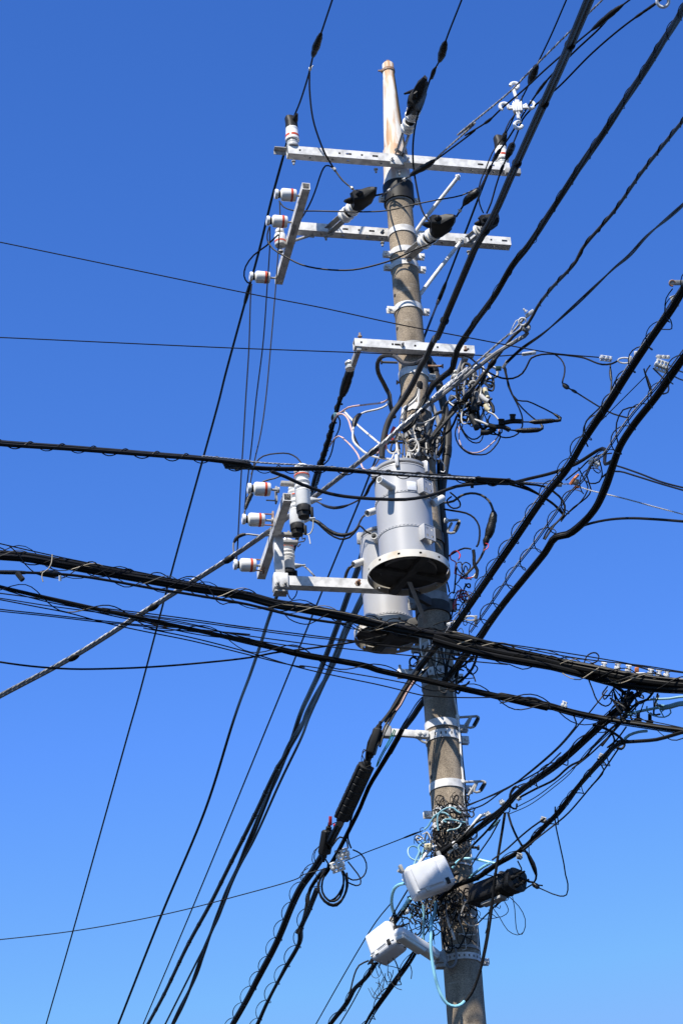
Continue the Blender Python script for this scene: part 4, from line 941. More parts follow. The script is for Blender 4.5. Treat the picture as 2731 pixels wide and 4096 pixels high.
wire('jumper_wire', 'lower black jumper sagging from the middle pin insulator across the pole to the right cover', 'jumper wire', 'C270,575@-.05 300,620 380,670 480,720 620,748@-.2 800,752 950,720 1060,685@-.3 1190,625 1310,575 1380,510@-.4 1420,440', 7, group=GJP)
wire('jumper_wire', 'black loop bowing left beside the far pin insulator of the upper side arm', 'jumper wire', 'C335,530@-.05 260,600 180,660 130,730 120,790 140,830 160,835@.3', 7, group=GJP)
wire('jumper_wire', 'short black loop hanging at the middle pin insulator of the upper side arm', 'jumper wire', 'C280,480 265,530 270,580 290,605@-.02', 6, dy=-.05, group=GJP)
# three slack drops from the upper to the lower side arm
GD = 'thin drop wires between the two side arms'
wire('drop_wire', 'rightmost of the three drop wires, from the near pin insulator to the top lower one', 'wire', 'C343,325@-.1 345,440 333,640 320,830 285,1250 255,1568 F225,50 185,225 165,330 152,400@.0', 5.5, group=GD)
wire('drop_wire', 'middle of the three drop wires, from the middle pin insulator downward', 'wire', 'C282,480@-.05 280,620 265,850 240,1200 195,1568 F170,100 145,320 128,480 124,575@.3', 5.5, group=GD)
wire('drop_wire', 'leftmost of the three drop wires, from the far pin insulator to the lowest one', 'wire', 'C168,840@.5 162,900 150,1250 130,1568 F118,50 100,350 85,650 75,830 70,880@.7', 5.5, group=GD)
wire('jumper_wire', 'black wire arching over from the top lower pin insulator to the nearest cutout switch', 'jumper wire', 'F165,310@0 195,235 240,195 330,178 400,180 450,205 478,240@-.05', 6, m=DKGREY)
wire('jumper_wire', 'grey-black wire from the top lower pin insulator behind the second cutout', 'jumper wire', 'F120,560@.25 135,500 165,435 240,355 310,335 370,310@.3', 7, m=DKGREY, joints=[('F', 145, 480, 34, 20)])
wire('jumper_wire', 'grey hooked wire from the lowest pin insulator toward the lowest cutout', 'jumper wire', 'F65,850@.7 55,790 55,740 90,695 150,685 220,695 300,690@.6', 8, m=GREYC, joints=[('F', 85, 700, 22, 16)])
GL = 'grey leads between cutouts and transformers'
wire('lead_wire', 'grey lead from the nearest cutout to the bushing on top of the front transformer', 'lead wire', 'F540,478@0 580,482 620,505 680,520 740,512 800,490 880,440 905,385 950,325@-.6', 7, m=DKGREY, group=GL, joints=[('F', 690, 520, 60, 13), ('F', 905, 385, 40, 14)])
wire('lead_wire', 'black taped lead from the middle cutout to the upper bushing of the rear transformer', 'lead wire', 'F535,597@.3 575,605 640,655 700,685 760,690 810,665 835,630 860,580 893,553@.25', 8, m=DKGREY, group=GL, joints=[('F', 620, 640, 40, 16), ('F', 690, 683, 40, 16)])
wire('lead_wire', 'second black lead under the taped one, ending at the hollow bushing', 'lead wire', 'F590,625@.3 650,680 720,715 780,705 830,650 845,632 880,665 930,690@.2', 8, m=BLACK, group=GL)
wire('lead_wire', 'grey lead drooping from the lowest cutout behind the long arm', 'lead wire', 'F445,875@.6 490,882 530,915 575,965@.5', 8, m=GREYC, group=GL)
wire('lead_wire', 'black lead hanging from the lowest bushing of the rear transformer', 'lead wire', 'F805,880@.3 775,900 755,950 745,1000@.35', 8, m=DKGREY, group=GL, joints=[('F', 765, 925, 30, 13)])
for lb, s, m in (('cream lead looped under the middle cutout', 'M780,915@.2 800,1000 800,1080 850,1125 910,1110 945,1040 945,930 930,880@.1', CREAM), ('cream lead hanging with a black clip below the middle cutout', 'M890,1130@.2 905,1190 912,1240@.2', WHITEW), ('pale lead with a loop below the cutouts', 'M815,1120@.2 812,1180 850,1165 830,1210 760,1220 755,1280 790,1240@.2', DKGREY), ('short black loop hanging below the long arm', 'M625,1830@.1 640,1890 680,1940 730,1890 748,1830@.1', BLACK)):
    wire('lead_wire', lb, 'lead wire', s, 5, m)

# ================================================================== thick cables from the upper right down to the transformer
bundle('twin_cable', 'thickest black twin cable with collars, from the top edge down to the front transformer', 'cable', 'B985,-20@-5.4 880,230@-4.9 780,460@-4.35 630,790@-3.6 495,1090@-2.9 370,1370@-2.3 258,1568 D240,200@-1.9 130,460@-1.5 20,720@-1.1 E850,70@-.95 790,200@-.8', [(-11, 0, 24, DKGREY, .1), (11, 0, 24, DKGREY, .1), (0, 5, 12, BLACK, .1)], ext=(3, 0), clips=(22, 340, 14), wob=1)
wire('power_cable', 'grey thick cable continuing from the twin cable down the pole to the red-taped end', 'cable', 'E800,190@-.8 755,260 710,360 650,460@-.5 590,540 555,600@-.45 530,680 515,780 512,830@-.4', 24, m=DKGREY, n=10)
wire('power_cable', 'second grey cable splitting from the twin cable and looping behind the pole', 'cable', 'E790,205@-.75 740,235 690,245 640,235 600,200 560,190 510,200 485,240 490,300 520,360 545,410@-.1 560,440 565,500 590,580', 18, m=DKGREY, dy=-.3, n=8)
mb = MB(); q = path('E540,690@-.42 525,740 512,795@-.4'); mb.tube(q, .0225, 10); tag(mb.build('tape_sleeve', REDW), 'red vinyl tape around the grey cable above the transformer', 'tape')
mb = MB(); q = path('E590,640@-.42 570,690 578,720@-.4'); mb.tube(q, .012, 8); tag(mb.build('tape_sleeve', REDW), 'small red taped wire end above the transformer', 'tape')
bundle('twisted_cable', 'thick black spirally lashed cable right of the twin cable, down to the third crossarm', 'cable', 'B1590,20@-5.2 1480,200@-4.7 1300,480@-4.0 1130,740@-3.4 960,990@-2.85 760,1290@-2.2 600,1540@-1.75 D500,250@-1.55 380,450@-1.25 260,620@-.95 150,790@-.7 125,890@-.6 E960,265 900,320@-.45 830,380 790,450@-.3 740,540 700,620 640,665@-.25', [(-6, 3, 18, DULL, 2.2), (6, 3, 18, DULL, 2.2), (0, -6, 18, DULL, 2.2)], ext=(3, 0), lash=[(17, 130, 3.5, 0, 0, BLACK, 'lashing_wire', .3)], wob=1)
wire('twisted_cable', 'thin black-grey cable lashed with wire, ending at the pale thimble right of the pole', 'cable', 'B1600,715@-4 1450,900@-3.5 1300,1090@-3 1130,1330@-2.4 930,1568@-1.95 D900,220@-1.9 740,400@-1.4 650,520@-1.0 600,610@-.9 500,700@-.75 430,790@-.65 300,960@-.5 200,1090@-.42 E1150,300@-.4 1030,470 900,620@-.3 820,720@-.25', 15, m=DKGREY, ext=(3, 0), n=8, joints=[('D', 375, 880, 12, 24), ('D', 215, 1075, 16, 26)])
P = path('B1600,715@-4 1450,900@-3.5 1300,1090@-3 1130,1330@-2.4 930,1568@-1.95 D900,220@-1.9 740,400@-1.4 660,510@-1.0')
tag(MB().tube(coil(P, 8.5 * px_m(P), 75 * px_m(P) * stretch(P), 12, irr=.4), 2.2 * px_m(P), 4).build('lashing_wire', BLACK), 'fine black wire spiralling round the thin grey cable from the upper right', 'lashing wire')
bundle('twisted_cable', 'thin twisted black cable pair from the right edge to the green clamp beside the pole', 'cable', 'B1600,1255@-4.5 1480,1360@-4 1330,1490@-3.3 D1230,190 1130,275@-2.5 1030,370@-2.2 850,540@-1.6 690,680@-1.1 550,780@-.7 490,835@-.55 450,875@-.5', [(-4, 0, 8, BLACK, 2.5), (4, 0, 8, BLACK, 2.5)], ext=(3, 0), wob=.8)
wire('grey_cable', 'grey cable looping at the thimble and following the guy strand to the lower left edge', 'cable', 'D560,650@-.85 590,660 600,638 585,625 565,640 590,680@-.8 540,715 400,800@-.75 200,955@-.65 0,1105 E890,410@-.5 760,538 620,652 540,728 460,790@-.5 270,940 0,1150 F460,530@-.2 300,652 30,838 H1440,990 970,1292@.3 460,1615 0,1862@.8', 17, m=GREYC, ext=(0, 3), n=8, joints=[('E', 455, 790, 12, 26), ('E', 760, 540, 8, 24), ('H', 1440, 985, 12, 30), ('H', 970, 1288, 12, 30), ('H', 465, 1610, 12, 30), ('F', 520, 480, 10, 28), ('F', 918, 163, 10, 28)])
wire('guy_strand', 'white twisted guy strand lashed to the grey cable all the way to the lower left', 'guy strand', 'D600,565@-.88 560,600 520,650@-.82 480,682@-.8 400,750@-.77 200,925@-.67 0,1085 E1050,265@-.56 890,398@-.52 760,525 620,640 540,716 460,778@-.52 270,928 0,1136 F460,516@-.22 300,638 30,824 H1440,974 970,1276@.28 460,1598 0,1845@.78', 8.5, ext=(0, 3), steel=True, m=STRAND)

# ================================================================== thin wires crossing left to right
GT = 'thin drop wires crossing in front of the pole'
wire('service_wire', 'upper thin black wire crossing from the left edge in front of the pole', 'wire', 'W-30,550@-.6 0,556 C0,870 300,930 610,990 1070,1090 1568,1185 D500,760@-.9 760,805 1040,830@-1', 4.6, dy=-.6, ext=(5, 0), group=GT)
wire('service_wire', 'lower thin black wire crossing to the third crossarm and the white strain link', 'wire', 'W-30,774@-.45 0,775 C0,1240 400,1255 810,1270 1230,1285 1330,1285 D20,812 120,812 260,816@-.5 310,818 420,822 530,812 620,806@-.55', 4.6, dy=-.45, ext=(5, 0), group=GT)
wire('service_wire', 'black drop cable drooping from the crossarm to the strain link and clamp', 'wire', 'D60,815@-.45 150,815 220,825 280,875 350,925 430,960 500,962 560,930 595,870@-.55 615,835 680,812 760,810@-.6 860,820 950,835 1010,860 1060,875 1120,870 1160,850@-1.1', 7.5, group=GT)
wire('service_wire', 'black wire hooked down from the strain link to a small fork joint', 'wire', 'D760,810@-.6 800,840 825,890 820,950 810,990 835,1015@-.7 880,1040 960,1090 1050,1145 1130,1185 1220,1210@-1.2', 6.5, group=GT, joints=[('D', 835, 1018, 12, 20), ('D', 880, 1040, 10, 12)])
wire('service_wire', 'short black wire hanging straight below the pale service clamp', 'wire', 'D1110,880@-1.0 1112,940 1118,990 1112,1060 1120,1110@-1.1', 7, group=GT, joints=[('D', 1112, 930, 20, 12)])
GC = 'hanging connector leads right of the pole'
wire('connector_lead', 'black lead from the green clamp to the upper black plug connector', 'connector lead', 'D440,880@-.5 460,960 480,1030 530,1100 590,1105 660,1135 740,1175 800,1215 795,1225 740,1228@-.5 650,1235 560,1235', 6, group=GC, joints=[('D', 690, 1230, 40, 22), ('D', 760, 1226, 22, 14)])
wire('connector_lead', 'black lead from the green clamp to the lower black plug connector', 'connector lead', 'D452,890@-.5 470,980 500,1070 560,1150 620,1205 670,1245 688,1268 675,1282 620,1287 560,1290 480,1285 440,1270@-.5', 6, group=GC, joints=[('D', 600, 1288, 34, 22), ('D', 650, 1285, 22, 14)])
wire('connector_lead', 'long black lead curling from the green clamp under the connectors', 'connector lead', 'D456,900@-.48 470,1010 520,1110 555,1190 560,1260 530,1310 480,1332 430,1330 380,1300@-.4', 6, group=GC)
for x, y, lb in ((727, 1228, 'clear sleeve on the upper black plug connector'), (612, 1288, 'clear sleeve on the lower black plug connector')):
    mb = MB(); P, Q = pt('D', x - 18, y, -.5), pt('D', x + 18, y - 2, -.5); mb.tube([P, Q], .0115, 10); tag(mb.build('clear_sleeve', WHITE), lb, 'sleeve')
r = thing('wire_clamp', pt('D', 415, 900, -.5), 'dark green clamp with a steel strap at the end of the twisted pair', 'wire clamp'); mb = MB(); mb.box(pt('D', 410, 900, -.5), (RT, UP, FWD), (.04, .035, .03), .004); mb.build('body', mat('dark_green_plastic', (.04, .09, .08), .4), r)
mb = MB(); P, Q = pt('D', 435, 900, -.5), pt('D', 468, 850, -.52); d = (Q - P).normalized(); mb.box((P + Q) / 2, (d, FWD, d.cross(FWD)), ((Q - P).length, .006, .022), .001); mb.build('strap', STEELD, r)
for lb, s in (('black T-shaped tap connector with a cap, upper one by the hanging leads', 'N1000,775@-.45 1060,760 1120,750 1200,752'), ('black T-shaped tap connector, lower one by the hanging leads', 'N900,785@-.45 960,800 1030,800 1090,830')):
    P = path(s); r = thing('tap_connector', P[0], lb, 'connector', 'tap connectors on the hanging leads'); MB().tube(P, width(P, 20), 8).build('body', DULL, r)
    mb = MB(); P = pt('N', *((1118, 722) if 'upper' in lb else (1015, 765)), -.47); mb.lathe(P - UP * .01, UP, [(0, .02), (.025, .02), (.027, .024), (.038, .024), (.040, .016)], 14); mb.build('cap', DULL, r)

# ================================================================== LV cable from the third crossarm down left
wire('low_voltage_cable', 'taped black cable from the left reel insulator running far down to the lower left', 'cable', 'E325,265@.15 300,330 275,410 250,470@.4 228,545 190,680@.8 150,810 115,890@1.2 90,970 75,1040@1.6 F560,370 545,430@2.2 430,780 290,1170@5 225,1370 160,1560 L1215,0@12 1080,430 850,985 620,1568@20', 12, ext=(0, 6), joints=[('E', 296, 350, 60, 40), ('E', 275, 405, 20, 26), ('E', 320, 285, 20, 28)])
P = path('E265,440@.4 228,545 190,680@.8 150,810 128,875@1.1 F600,240 570,350@1.9 550,420@2.2')
root = thing('taped_splice', P[10], 'lumpy black taped splice on the cable below the left reel insulator', 'cable splice')
Q = resample(P, .02); n_ = len(Q); rr = [(.010 if i < n_ * .2 else .022) * (1 + .25 * noise.noise(Vector((i * .55, 2, 0)))) for i in range(n_)]
MB().tube(Q, rr, 10).build('tape', TAPE, root); MB().tube(coil(P, .021, .10, 10, irr=.5), .008, 5).build('wrapped_strap', DULL, root)
wire('connector_lead', 'thin black lead beside the taped splice', 'connector lead', 'E235,570@.4 250,600 245,650 215,720 200,790 175,850 135,885@1.1', 6)
mb = MB(); P = pt('E', 222, 568, .42); mb.box(P, (RT, UP, FWD), (.03, .045, .03), .006); tag(mb.build('cable_tie', CYAN), 'pale blue tie on the taped splice', 'cable tie')
GW = 'pink and white leads left of the pole'
wire('lead_wire', 'pink lead arching from the taped splice to the pole, topmost', 'lead wire', 'E230,560@.4 260,545 300,518 370,505 450,495 520,485 550,465@-.1 560,440', 7.5, m=PINKW, group=GW)
wire('lead_wire', 'white lead with a black sleeve bending down from the pole', 'lead wire', 'E560,470@-.1 540,505 480,530 410,545 370,565 345,600 330,680 335,730 370,770 430,815 500,835 570,842@-.4', 9, m=WHITEW, group=GW, joints=[('E', 353, 592, 26, 22)])
wire('lead_wire', 'straight white lead from the taped splice to the transformer top', 'lead wire', 'E275,540@.35 330,600 420,680 480,730 510,755@-.3', 9, m=WHITEW, group=GW)
wire('lead_wire', 'pink lead curving down to the cable above the transformer', 'lead wire', 'E205,605@.4 235,565 270,560 300,590 320,650 345,720 380,780 430,810 495,800@-.35', 8, m=PINKW, group=GW, joints=[('E', 350, 715, 50, 12)])
wire('lead_wire', 'lowest pink lead hanging from the splice behind the crossing cables', 'lead wire', 'E185,760@.7 215,715 245,697 285,725 330,770 365,820 385,880 400,905@0 440,905 470,880 495,840@-.3', 7, m=PINKW, group=GW)
for lb, s, w, m in (('white U-shaped wire end beside the red tape above the transformer', 'E540,740@-.4 545,780 570,805 600,800 605,740', 8, WHITEW), ('white wire running down onto the transformer lid', 'E605,740@-.4 612,790 620,835', 9, WHITEW), ('short white wire slanting onto the lid edge', 'E590,800@-.4 575,840 560,850', 8, WHITEW),
    ('white lead curling down the pole front above the transformer', 'E740,385@-.2 735,450 700,490 650,530 640,600 660,640 690,690 720,740@-.2', 11, WHITEW), ('second white lead down the pole front, right of the first', 'E745,400@-.2 740,500 735,590 715,640 705,680 730,720 760,715', 10, WHITEW), ('grey lead looping across the pole above the transformer', 'E740,400@-.2 720,450 680,490 660,560 665,640 690,700 730,740', 12, DKGREY), ('grey curved lead right of the pole above the transformer', 'E900,540@-.2 850,560 820,640 800,700 740,740 700,720', 14, DKGREY)):
    wire('lead_wire', lb, 'lead wire', s, w, m, dy=-.22)
mb = MB(); mb.loft(pt('E', 750, 385, -.2), (RT, FWD, UP), [(-.02, 0, 0, .02, .02, .2), (.02, 0, 0, .024, .02, .2), (.04, 0, 0, .012, .012, 0)], 14); tag(mb.build('weather_cap', DULL), 'black and white cap over the wires on the pole above the transformer', 'wire cap')
# conduits running down the right of the pole
GP = 'dark grey conduits along the pole'
wire('conduit', 'fat dark grey conduit from the third crossarm down the right of the pole', 'conduit', 'E800,210@.1 830,270 860,340 890,460 915,580@.1 925,700 920,800 905,900 890,1010 880,1120 895,1250 905,1400 905,1500@.1', 34, m=DKGREY, n=12, group=GP, joints=[('E', 832, 270, 14, 42), ('E', 920, 780, 10, 40)])
wire('conduit', 'thinner grey conduit bending behind the wires right of the pole', 'conduit', 'E820,490@.05 850,560 870,620 865,700 850,780 845,850@0', 20, m=GREYC, n=8, group=GP)
wire('conduit', 'black cable run beside the fat conduit at the transformer', 'conduit', 'E870,850@.02 870,1000 865,1200 870,1420 880,1560@.05', 20, m=BLACK, n=8, group=GP)
wire('conduit', 'thin pale conduit strapped down the right edge of the lower pole', 'conduit', 'I955,260@-.1 965,330@-.07 962,440 985,560 1000,700 1010,850 1020,960 1025,1100 1035,1200@-.05 K1060,380 1075,600@-.03 1085,760 1100,900 1112,1080 1122,1180', 9, m=WHITE2, n=8, group=GP)
wire('conduit', 'dark cable beside the thin pale conduit on the lower pole', 'conduit', 'I970,330@-.05 975,470 990,580 1006,700 1018,850 1030,960@-.03 1040,1120 1050,1220', 7, m=BLACK, n=6, group=GP)
wire('conduit', 'black cable down the right edge of the pole to the bottom of the picture', 'conduit', 'K1100,860@.02 1120,1060 1130,1200 1145,1400 1160,1568@0', 9, m=BLACK, n=6, group=GP, ext=(0, .5))
# cables from the transformers far down to the lower left
GF = 'cables running far down left from the transformers'
wire('feeder_cable', 'thick black cable from beside the rear transformer, leftmost of its three', 'cable', 'E405,1390@.7 F880,760 840,880@1.2 800,990 770,1070@2 700,1270 600,1530@4 I60,430 0,565@7 L1500,150@8 1450,230 1330,480 1210,720 1100,940 985,1150 855,1420 775,1568@19', 17, m=BLACK, ext=(0, 6), n=8, group=GF, joints=[('L', 1452, 228, 9, 20), ('L', 1388, 362, 9, 18), ('L', 1332, 478, 9, 18), ('L', 1268, 603, 9, 18), ('L', 1210, 720, 9, 18), ('L', 1155, 828, 9, 16), ('L', 1100, 938, 9, 16), ('L', 1037, 1047, 9, 16), ('L', 988, 1147, 9, 16), ('L', 937, 1248, 9, 15), ('L', 896, 1338, 9, 15), ('L', 857, 1418, 9, 15), ('L', 816, 1497, 9, 15)])
bundle('feeder_cable', 'thick wavy lashed cable, middle one of the three below the transformers', 'cable', 'F885,1040@.9 840,1120@1.5 760,1280 I210,230 60,530@5.6 0,650@7.2 L1505,130 1440,290@9 1350,500 1270,690 1190,870 1140,1000 1080,1150 1000,1370 905,1568@19', [(-4, 0, 14, BLACK, 1.2), (4, 0, 14, BLACK, 1.2)], ext=(0, 6), group=GF, wob=2)
wire('feeder_cable', 'thin black cable, rightmost of the three below the transformers', 'cable', 'F905,1050@.9 860,1110@1.4 770,1290 I190,280 60,570@5.6 0,725@7.2 L1470,290 1330,600 1240,770 1110,1080 1010,1280 865,1568@19', 10, ext=(0, 6), group=GF)

# ================================================================== the two big cable runs along the street
HR = ('I', 730, 270, -.35)
LS = BLACK
bundle('cable_run', 'left one of the two thick black cable runs from the right edge past the pole', 'cable bundle', 'D1620,315 1500,520 1400,660 1230,915 1100,1120 950,1345 840,1530 G700,290 500,580 300,870 150,1085 60,1215 I900,70 830,160 730,290 640,430 540,600', [(-7, 2, 17, BLACK, .15), (5, 3, 19, BLACK, .15), (0, -7, 17, BLACK, .15), (9, -6, 9, BLACK, .3)], h=HR, ext=(3, 0), wob=2.5)
HR2 = (HR[0], HR[1], HR[2], HR[3])
bundle('messenger_strand', 'twisted steel messenger with hanger coils above the left thick cable run', 'messenger strand', 'D1590,330 1480,500 1390,640 1215,890 1085,1100 930,1325 820,1510 G680,270 480,560 280,850 130,1070 30,1205 I880,55 800,170 720,265', [(0, 0, 7, 'steel'), (6, -4, 5, BLACK)], h=HR, ext=(3, 0), lash=[(28, 122, 5, 10, -6, BLACK, 'hanger_coil', .8)], wob=.6)
bundle('cable_run', 'right one of the two thick black cable runs from the right edge', 'cable bundle', 'D1640,735 1568,835 1400,1070 1265,1240 1180,1370 1140,1470 G1130,90 1085,220 1010,370 900,490 840,530 770,545 700,640 570,800 440,960 340,1100 290,1180 I1090,100 960,285 850,410 770,480 700,580 640,660 560,800', [(-6, 2, 20, BLACK, .15), (7, 2, 20, BLACK, .15), (0, -8, 17, BLACK, .15), (10, 8, 6, BLACK, .2, 14), (-8, 6, 5, BLACK, .2, 16)], h=HR, ext=(3, 0), wob=2.5)
bundle('messenger_strand', 'twisted steel messenger with hanger coils above the right thick cable run', 'messenger strand', 'D1620,712 1545,812 1390,1018 1262,1160 1165,1290 1060,1440 G1000,70 940,180 860,260 740,430 640,570 500,750 380,930 230,1140', [(0, 0, 7, 'steel'), (6, -4, 5, BLACK)], h=HR, ext=(3, 0), lash=[(33, 126, 5, 16, -9, BLACK, 'hanger_coil', .8)], wob=.6)
for lb, s, w in (('black cable branching from the right cable run toward the left crossing bundle', 'D1150,1460@-2.4 1080,1500 G1060,-10@-2 900,85 760,140 600,180@-1.6 480,205@-1.4 430,200', 14), ('black cable looping from the crossing bundle back to the right cable run', 'G470,200@-1.4 600,215 700,230 790,290 825,350 815,410@-1.3 760,470 700,560', 9), ('second black cable looping from the crossing bundle, lower', 'G480,215@-1.4 600,250 700,300 780,360 820,410 800,440@-1.2', 9),
    ('black cable leaving the right cable run toward the right edge', 'G900,492@-1.5 960,468 1080,440 1220,428 1400,435 1568,448@-2.2', 11), ('upper thin black cable to the right edge from between the two cable runs', 'G1100,85@-1.6 1180,108 1300,150 1430,200 1600,245@-2.4', 8), ('lower thin black cable to the right edge from between the two cable runs', 'G1060,170@-1.6 1100,140 1170,135 1260,160 1420,210 1600,262@-2.4', 8),
    ('black jumper curling above the orange shackle', 'G830,190@-1.4 880,150 930,110 980,60 1050,30 1120,20@-1.6', 6), ('black jumper curling right of the orange shackle', 'G950,190@-1.4 990,210 1040,200 1060,150 1040,60@-1.6', 6), ('black jumper sinking left of the orange shackle', 'G910,110@-1.4 940,170 970,230 950,290 900,350 840,400 800,450@-1.2', 6), ('slack black wire beside the right cable run near its bend', 'G1000,80@-1.5 960,150 990,250 960,300 880,360 820,420 720,500 690,560@-1.2', 6),
    ('black loop at the hook plate on the upper right cable', 'D1500,400@-3.6 1460,460 1455,540 1490,600 1495,650 1460,655 1380,660 1320,720 1295,780@-3', 5), ('black loop right of the white clamp stack', 'D1360,880@-2 1330,930 1360,1000 1370,1060 1350,1010 1320,900@-2.2', 6), ('black cable curving below the white clamp stack', 'D1440,1060@-2.6 1470,1050 1475,1010 1440,960 1380,900@-2.2', 7), ('black wire from the white clamps to the right edge', 'D1480,880@-2.3 1530,910 1600,935@-2.8', 6), ('second black wire from the white clamps to the right edge', 'D1470,920@-2.3 1530,960 1600,985@-2.8', 6),
    ('thin black wire between the two cable runs below the white clamps', 'D1330,950@-2 1250,1030 1150,1130 1000,1280@-1.6', 4), ('black wire running along between the left cable run and its messenger', 'D1230,930@-2 1140,980 1110,1060 1040,1150 960,1230 940,1310 970,1390@-1.3', 6), ('black loop crossing the right cable run at its upper third', 'D1270,1140@-2.2 1190,1160 1150,1240 1150,1330 1170,1410 1180,1440@-2', 6), ('second black loop crossing the right cable run higher up', 'D1340,950@-2.3 1360,1010 1365,1080 1380,1130@-2.3', 6)):
    wire('telephone_cable', lb, 'cable', s, w, n=8 if w > 10 else 6)
wire('messenger_strand', 'white twisted strand from the crossing bundle through the orange shackle to the right edge', 'messenger strand', 'G540,200@-1.4 650,207 790,214@-1.38 880,215 930,235@-1.4 980,252 1200,305 1400,360 1600,412@-2.2', 5.5, steel=True, m=STRAND)
# lower halves of the two runs
bundle('cable_run', 'left thick cable run splaying out at the flat black terminal box', 'cable bundle', 'I740,290@-.35 640,420 580,520@-.45 520,600 470,660@-.5 430,740 415,850@-.45', [(-9, 0, 7, BLACK, .8), (-3, 4, 7, BLACK, .8), (3, -2, 7, BLACK, .8), (9, 2, 7, BLACK, .8), (0, 0, 6, BLACK, 1.2)], wob=8)
bundle('cable_run', 'second fan of black cables between the crossing cable and the terminal box', 'cable bundle', 'I800,270@-.35 700,380 620,500@-.42 560,600 520,680@-.5 500,760', [(-8, 0, 8, BLACK, .5), (0, 4, 8, BLACK, .5), (8, 0, 8, BLACK, .5)], wob=8)
bundle('cable_run', 'black cable run passing right of the ribbed closure', 'cable bundle', 'I640,650@-.5 600,730 560,800@-.4 500,900 430,1020 380,1140@-.1 300,1300 240,1420 150,1570 K160,600@.2 60,730@.6 40,830 20,920 -20,1000', [(-6, 0, 9, BLACK, .4), (0, 4, 9, BLACK, .4), (6, 0, 9, BLACK, .4), (2, -5, 7, BLACK, .4)], wob=5)
wire('telephone_cable', 'green wire along the black cable run beside the terminal box', 'wire', 'I590,655@-.55 560,720 520,790 490,850 478,890@-.4', 5, GREENW)
wire('telephone_cable', 'second green wire just right of the first beside the terminal box', 'wire', 'I598,660@-.55 575,720 530,790 500,850 482,885@-.4', 5, GREENW)
wire('telephone_cable', 'dark red cable on the left cable run under the crossing cable', 'cable', 'I715,350@-.4 690,390 660,440 630,500 600,540@-.45', 11, mat('dark_red_jacket', (.12, .02, .02), .5))
HL = ('K', 60, 600, .3)
bundle('cable_run', 'left coil-hung black cable run leaving at the bottom edge', 'cable bundle', 'I250,1250 172,1400 92,1530 K4,720 L1568,880 1440,1160 1330,1370 1200,1600', [(-6, 2, 17, BLACK, .2), (6, 2, 15, BLACK, .2), (0, -5, 13, BLACK, .2)], h=('I', 190, 1400, .1), ext=(0, 5), lash=[(20, 66, 3.2, -9, 4, BLACK, 'hanger_coil', .7)], wob=2)
bundle('cable_run', 'right coil-hung black cable run leaving at the bottom edge', 'cable bundle', 'K108,720 52,865 5,975 L1568,1140 1490,1280 1410,1430 1330,1600', [(-5, 0, 11, BLACK, .3), (4, 2, 11, BLACK, .3), (0, -4, 9, BLACK, .3)], h=('K', 20, 950, .6), ext=(0, 5), lash=[(18, 66, 3.2, -8, 4, BLACK, 'hanger_coil', .7)], wob=3)
wire('service_wire', 'thin black wire from the left edge up to the blue tubing on the pole', 'wire', 'L-30,1130@1 0,1127 385,1082 846,998 1200,910 1568,800 K0,640@.2 150,595 310,535@.1 400,497 550,440 690,385@-.1 770,355', 4, ext=(5, 0), joints=[('K', 690, 385, 18, 8)])

# ================================================================== crossing bundles, left to right
bundle('crossing_bundle', 'upper crossing cable bundle passing in front of the transformer', 'cable bundle', 'H-60,258@-3.2 0,268 200,283 400,296 700,320 1000,345 1300,370 1568,408@-2.4 F0,253 300,275 600,275 900,295@-1.8 1300,322 1568,342@-1.6 E1320,985 G200,192@-1.5 430,200@-1.45', [(0, 10, 14, DULL, .12), (2, 0, 15, DULL, .12), (-2, -9, 13, DULL, .12), (0, -17, 10, DULL, .2)], ext=(4, 0), lash=[(17, 135, 5, 0, -3, DULL, 'lashing_strap', .4)], wob=2)
wire('messenger_strand', 'white twisted strand lying on the upper crossing cable bundle', 'messenger strand', 'H1270,352@-2.7 1568,382@-2.45 F0,215@-2.45 250,238 500,252 800,275 1000,298@-1.85 1300,322 1480,330 1568,335@-1.65 G100,165@-1.55 200,178', 7, steel=True, m=STRAND)
wire('telephone_cable', 'single thick black cable sagging under the upper crossing bundle across the transformer', 'cable', 'F290,292@-2.2 380,325 480,372 600,415@-2 700,440 850,458 1000,466 1130,467@-1.8 1250,450 1350,420 1450,385 1568,370@-1.6 G240,212 330,208 420,202@-1.5', 14, DULL, n=8)
mb = MB(); P = pt('G', 245, 215, -1.56); mb.box(P, (RT, UP, FWD), (.02, .05, .03), .003); tag(mb.build('cable_clip', TAPE), 'black clip joining the sagging cable to the upper crossing bundle', 'cable clip')
wire('telephone_cable', 'lower right tail of the upper crossing bundle bending down to the cable run', 'cable', 'G430,200@-1.45 520,210 600,240 680,290 760,345 810,400@-1.2 830,415', 9)
X2 = 'H-80,955@-3.4 0,975 150,985 400,1030 700,1085 950,1130 1200,1175 1568,1235@-2.8 F300,1120 480,1150 760,1205 1000,1260@-2.6 1300,1320 1568,1370 G100,1170 300,1215 480,1265 800,1335@-2.5 1000,1375 1200,1420 1400,1450 1600,1470@-2.7'
bundle('crossing_bundle', 'thickest crossing cable bundle, with tan ties, from the left edge to the connectors at right', 'cable bundle', X2, [(-2, 13, 28, BLACK, .05), (3, -9, 30, BLACK, .05), (-10, 2, 17, BLACK, .3), (10, 3, 17, BLACK, .3), (0, 21, 7, BLACK, .2), (4, -22, 9, BLACK, .2), (-6, -20, 7, BLACK, .3), (8, 18, 6, BLACK, .3), (0, 10, 5, BLACK, .1, 34), (0, -12, 4, BLACK, .1, 30), (3, 16, 4.5, BLACK, .2, 26), (0, 0, 4, LASH, .2, 38)], ext=(4, 3), lash=[(30, 330, 4, 0, -2, LASH, 'tie_wire', .8), (31, 265, 5, 0, 0, BLACK, 'lashing_wire', .8), (40, 420, 4, 0, -6, BLACK, 'loose_wire', 1.2)], wob=3)
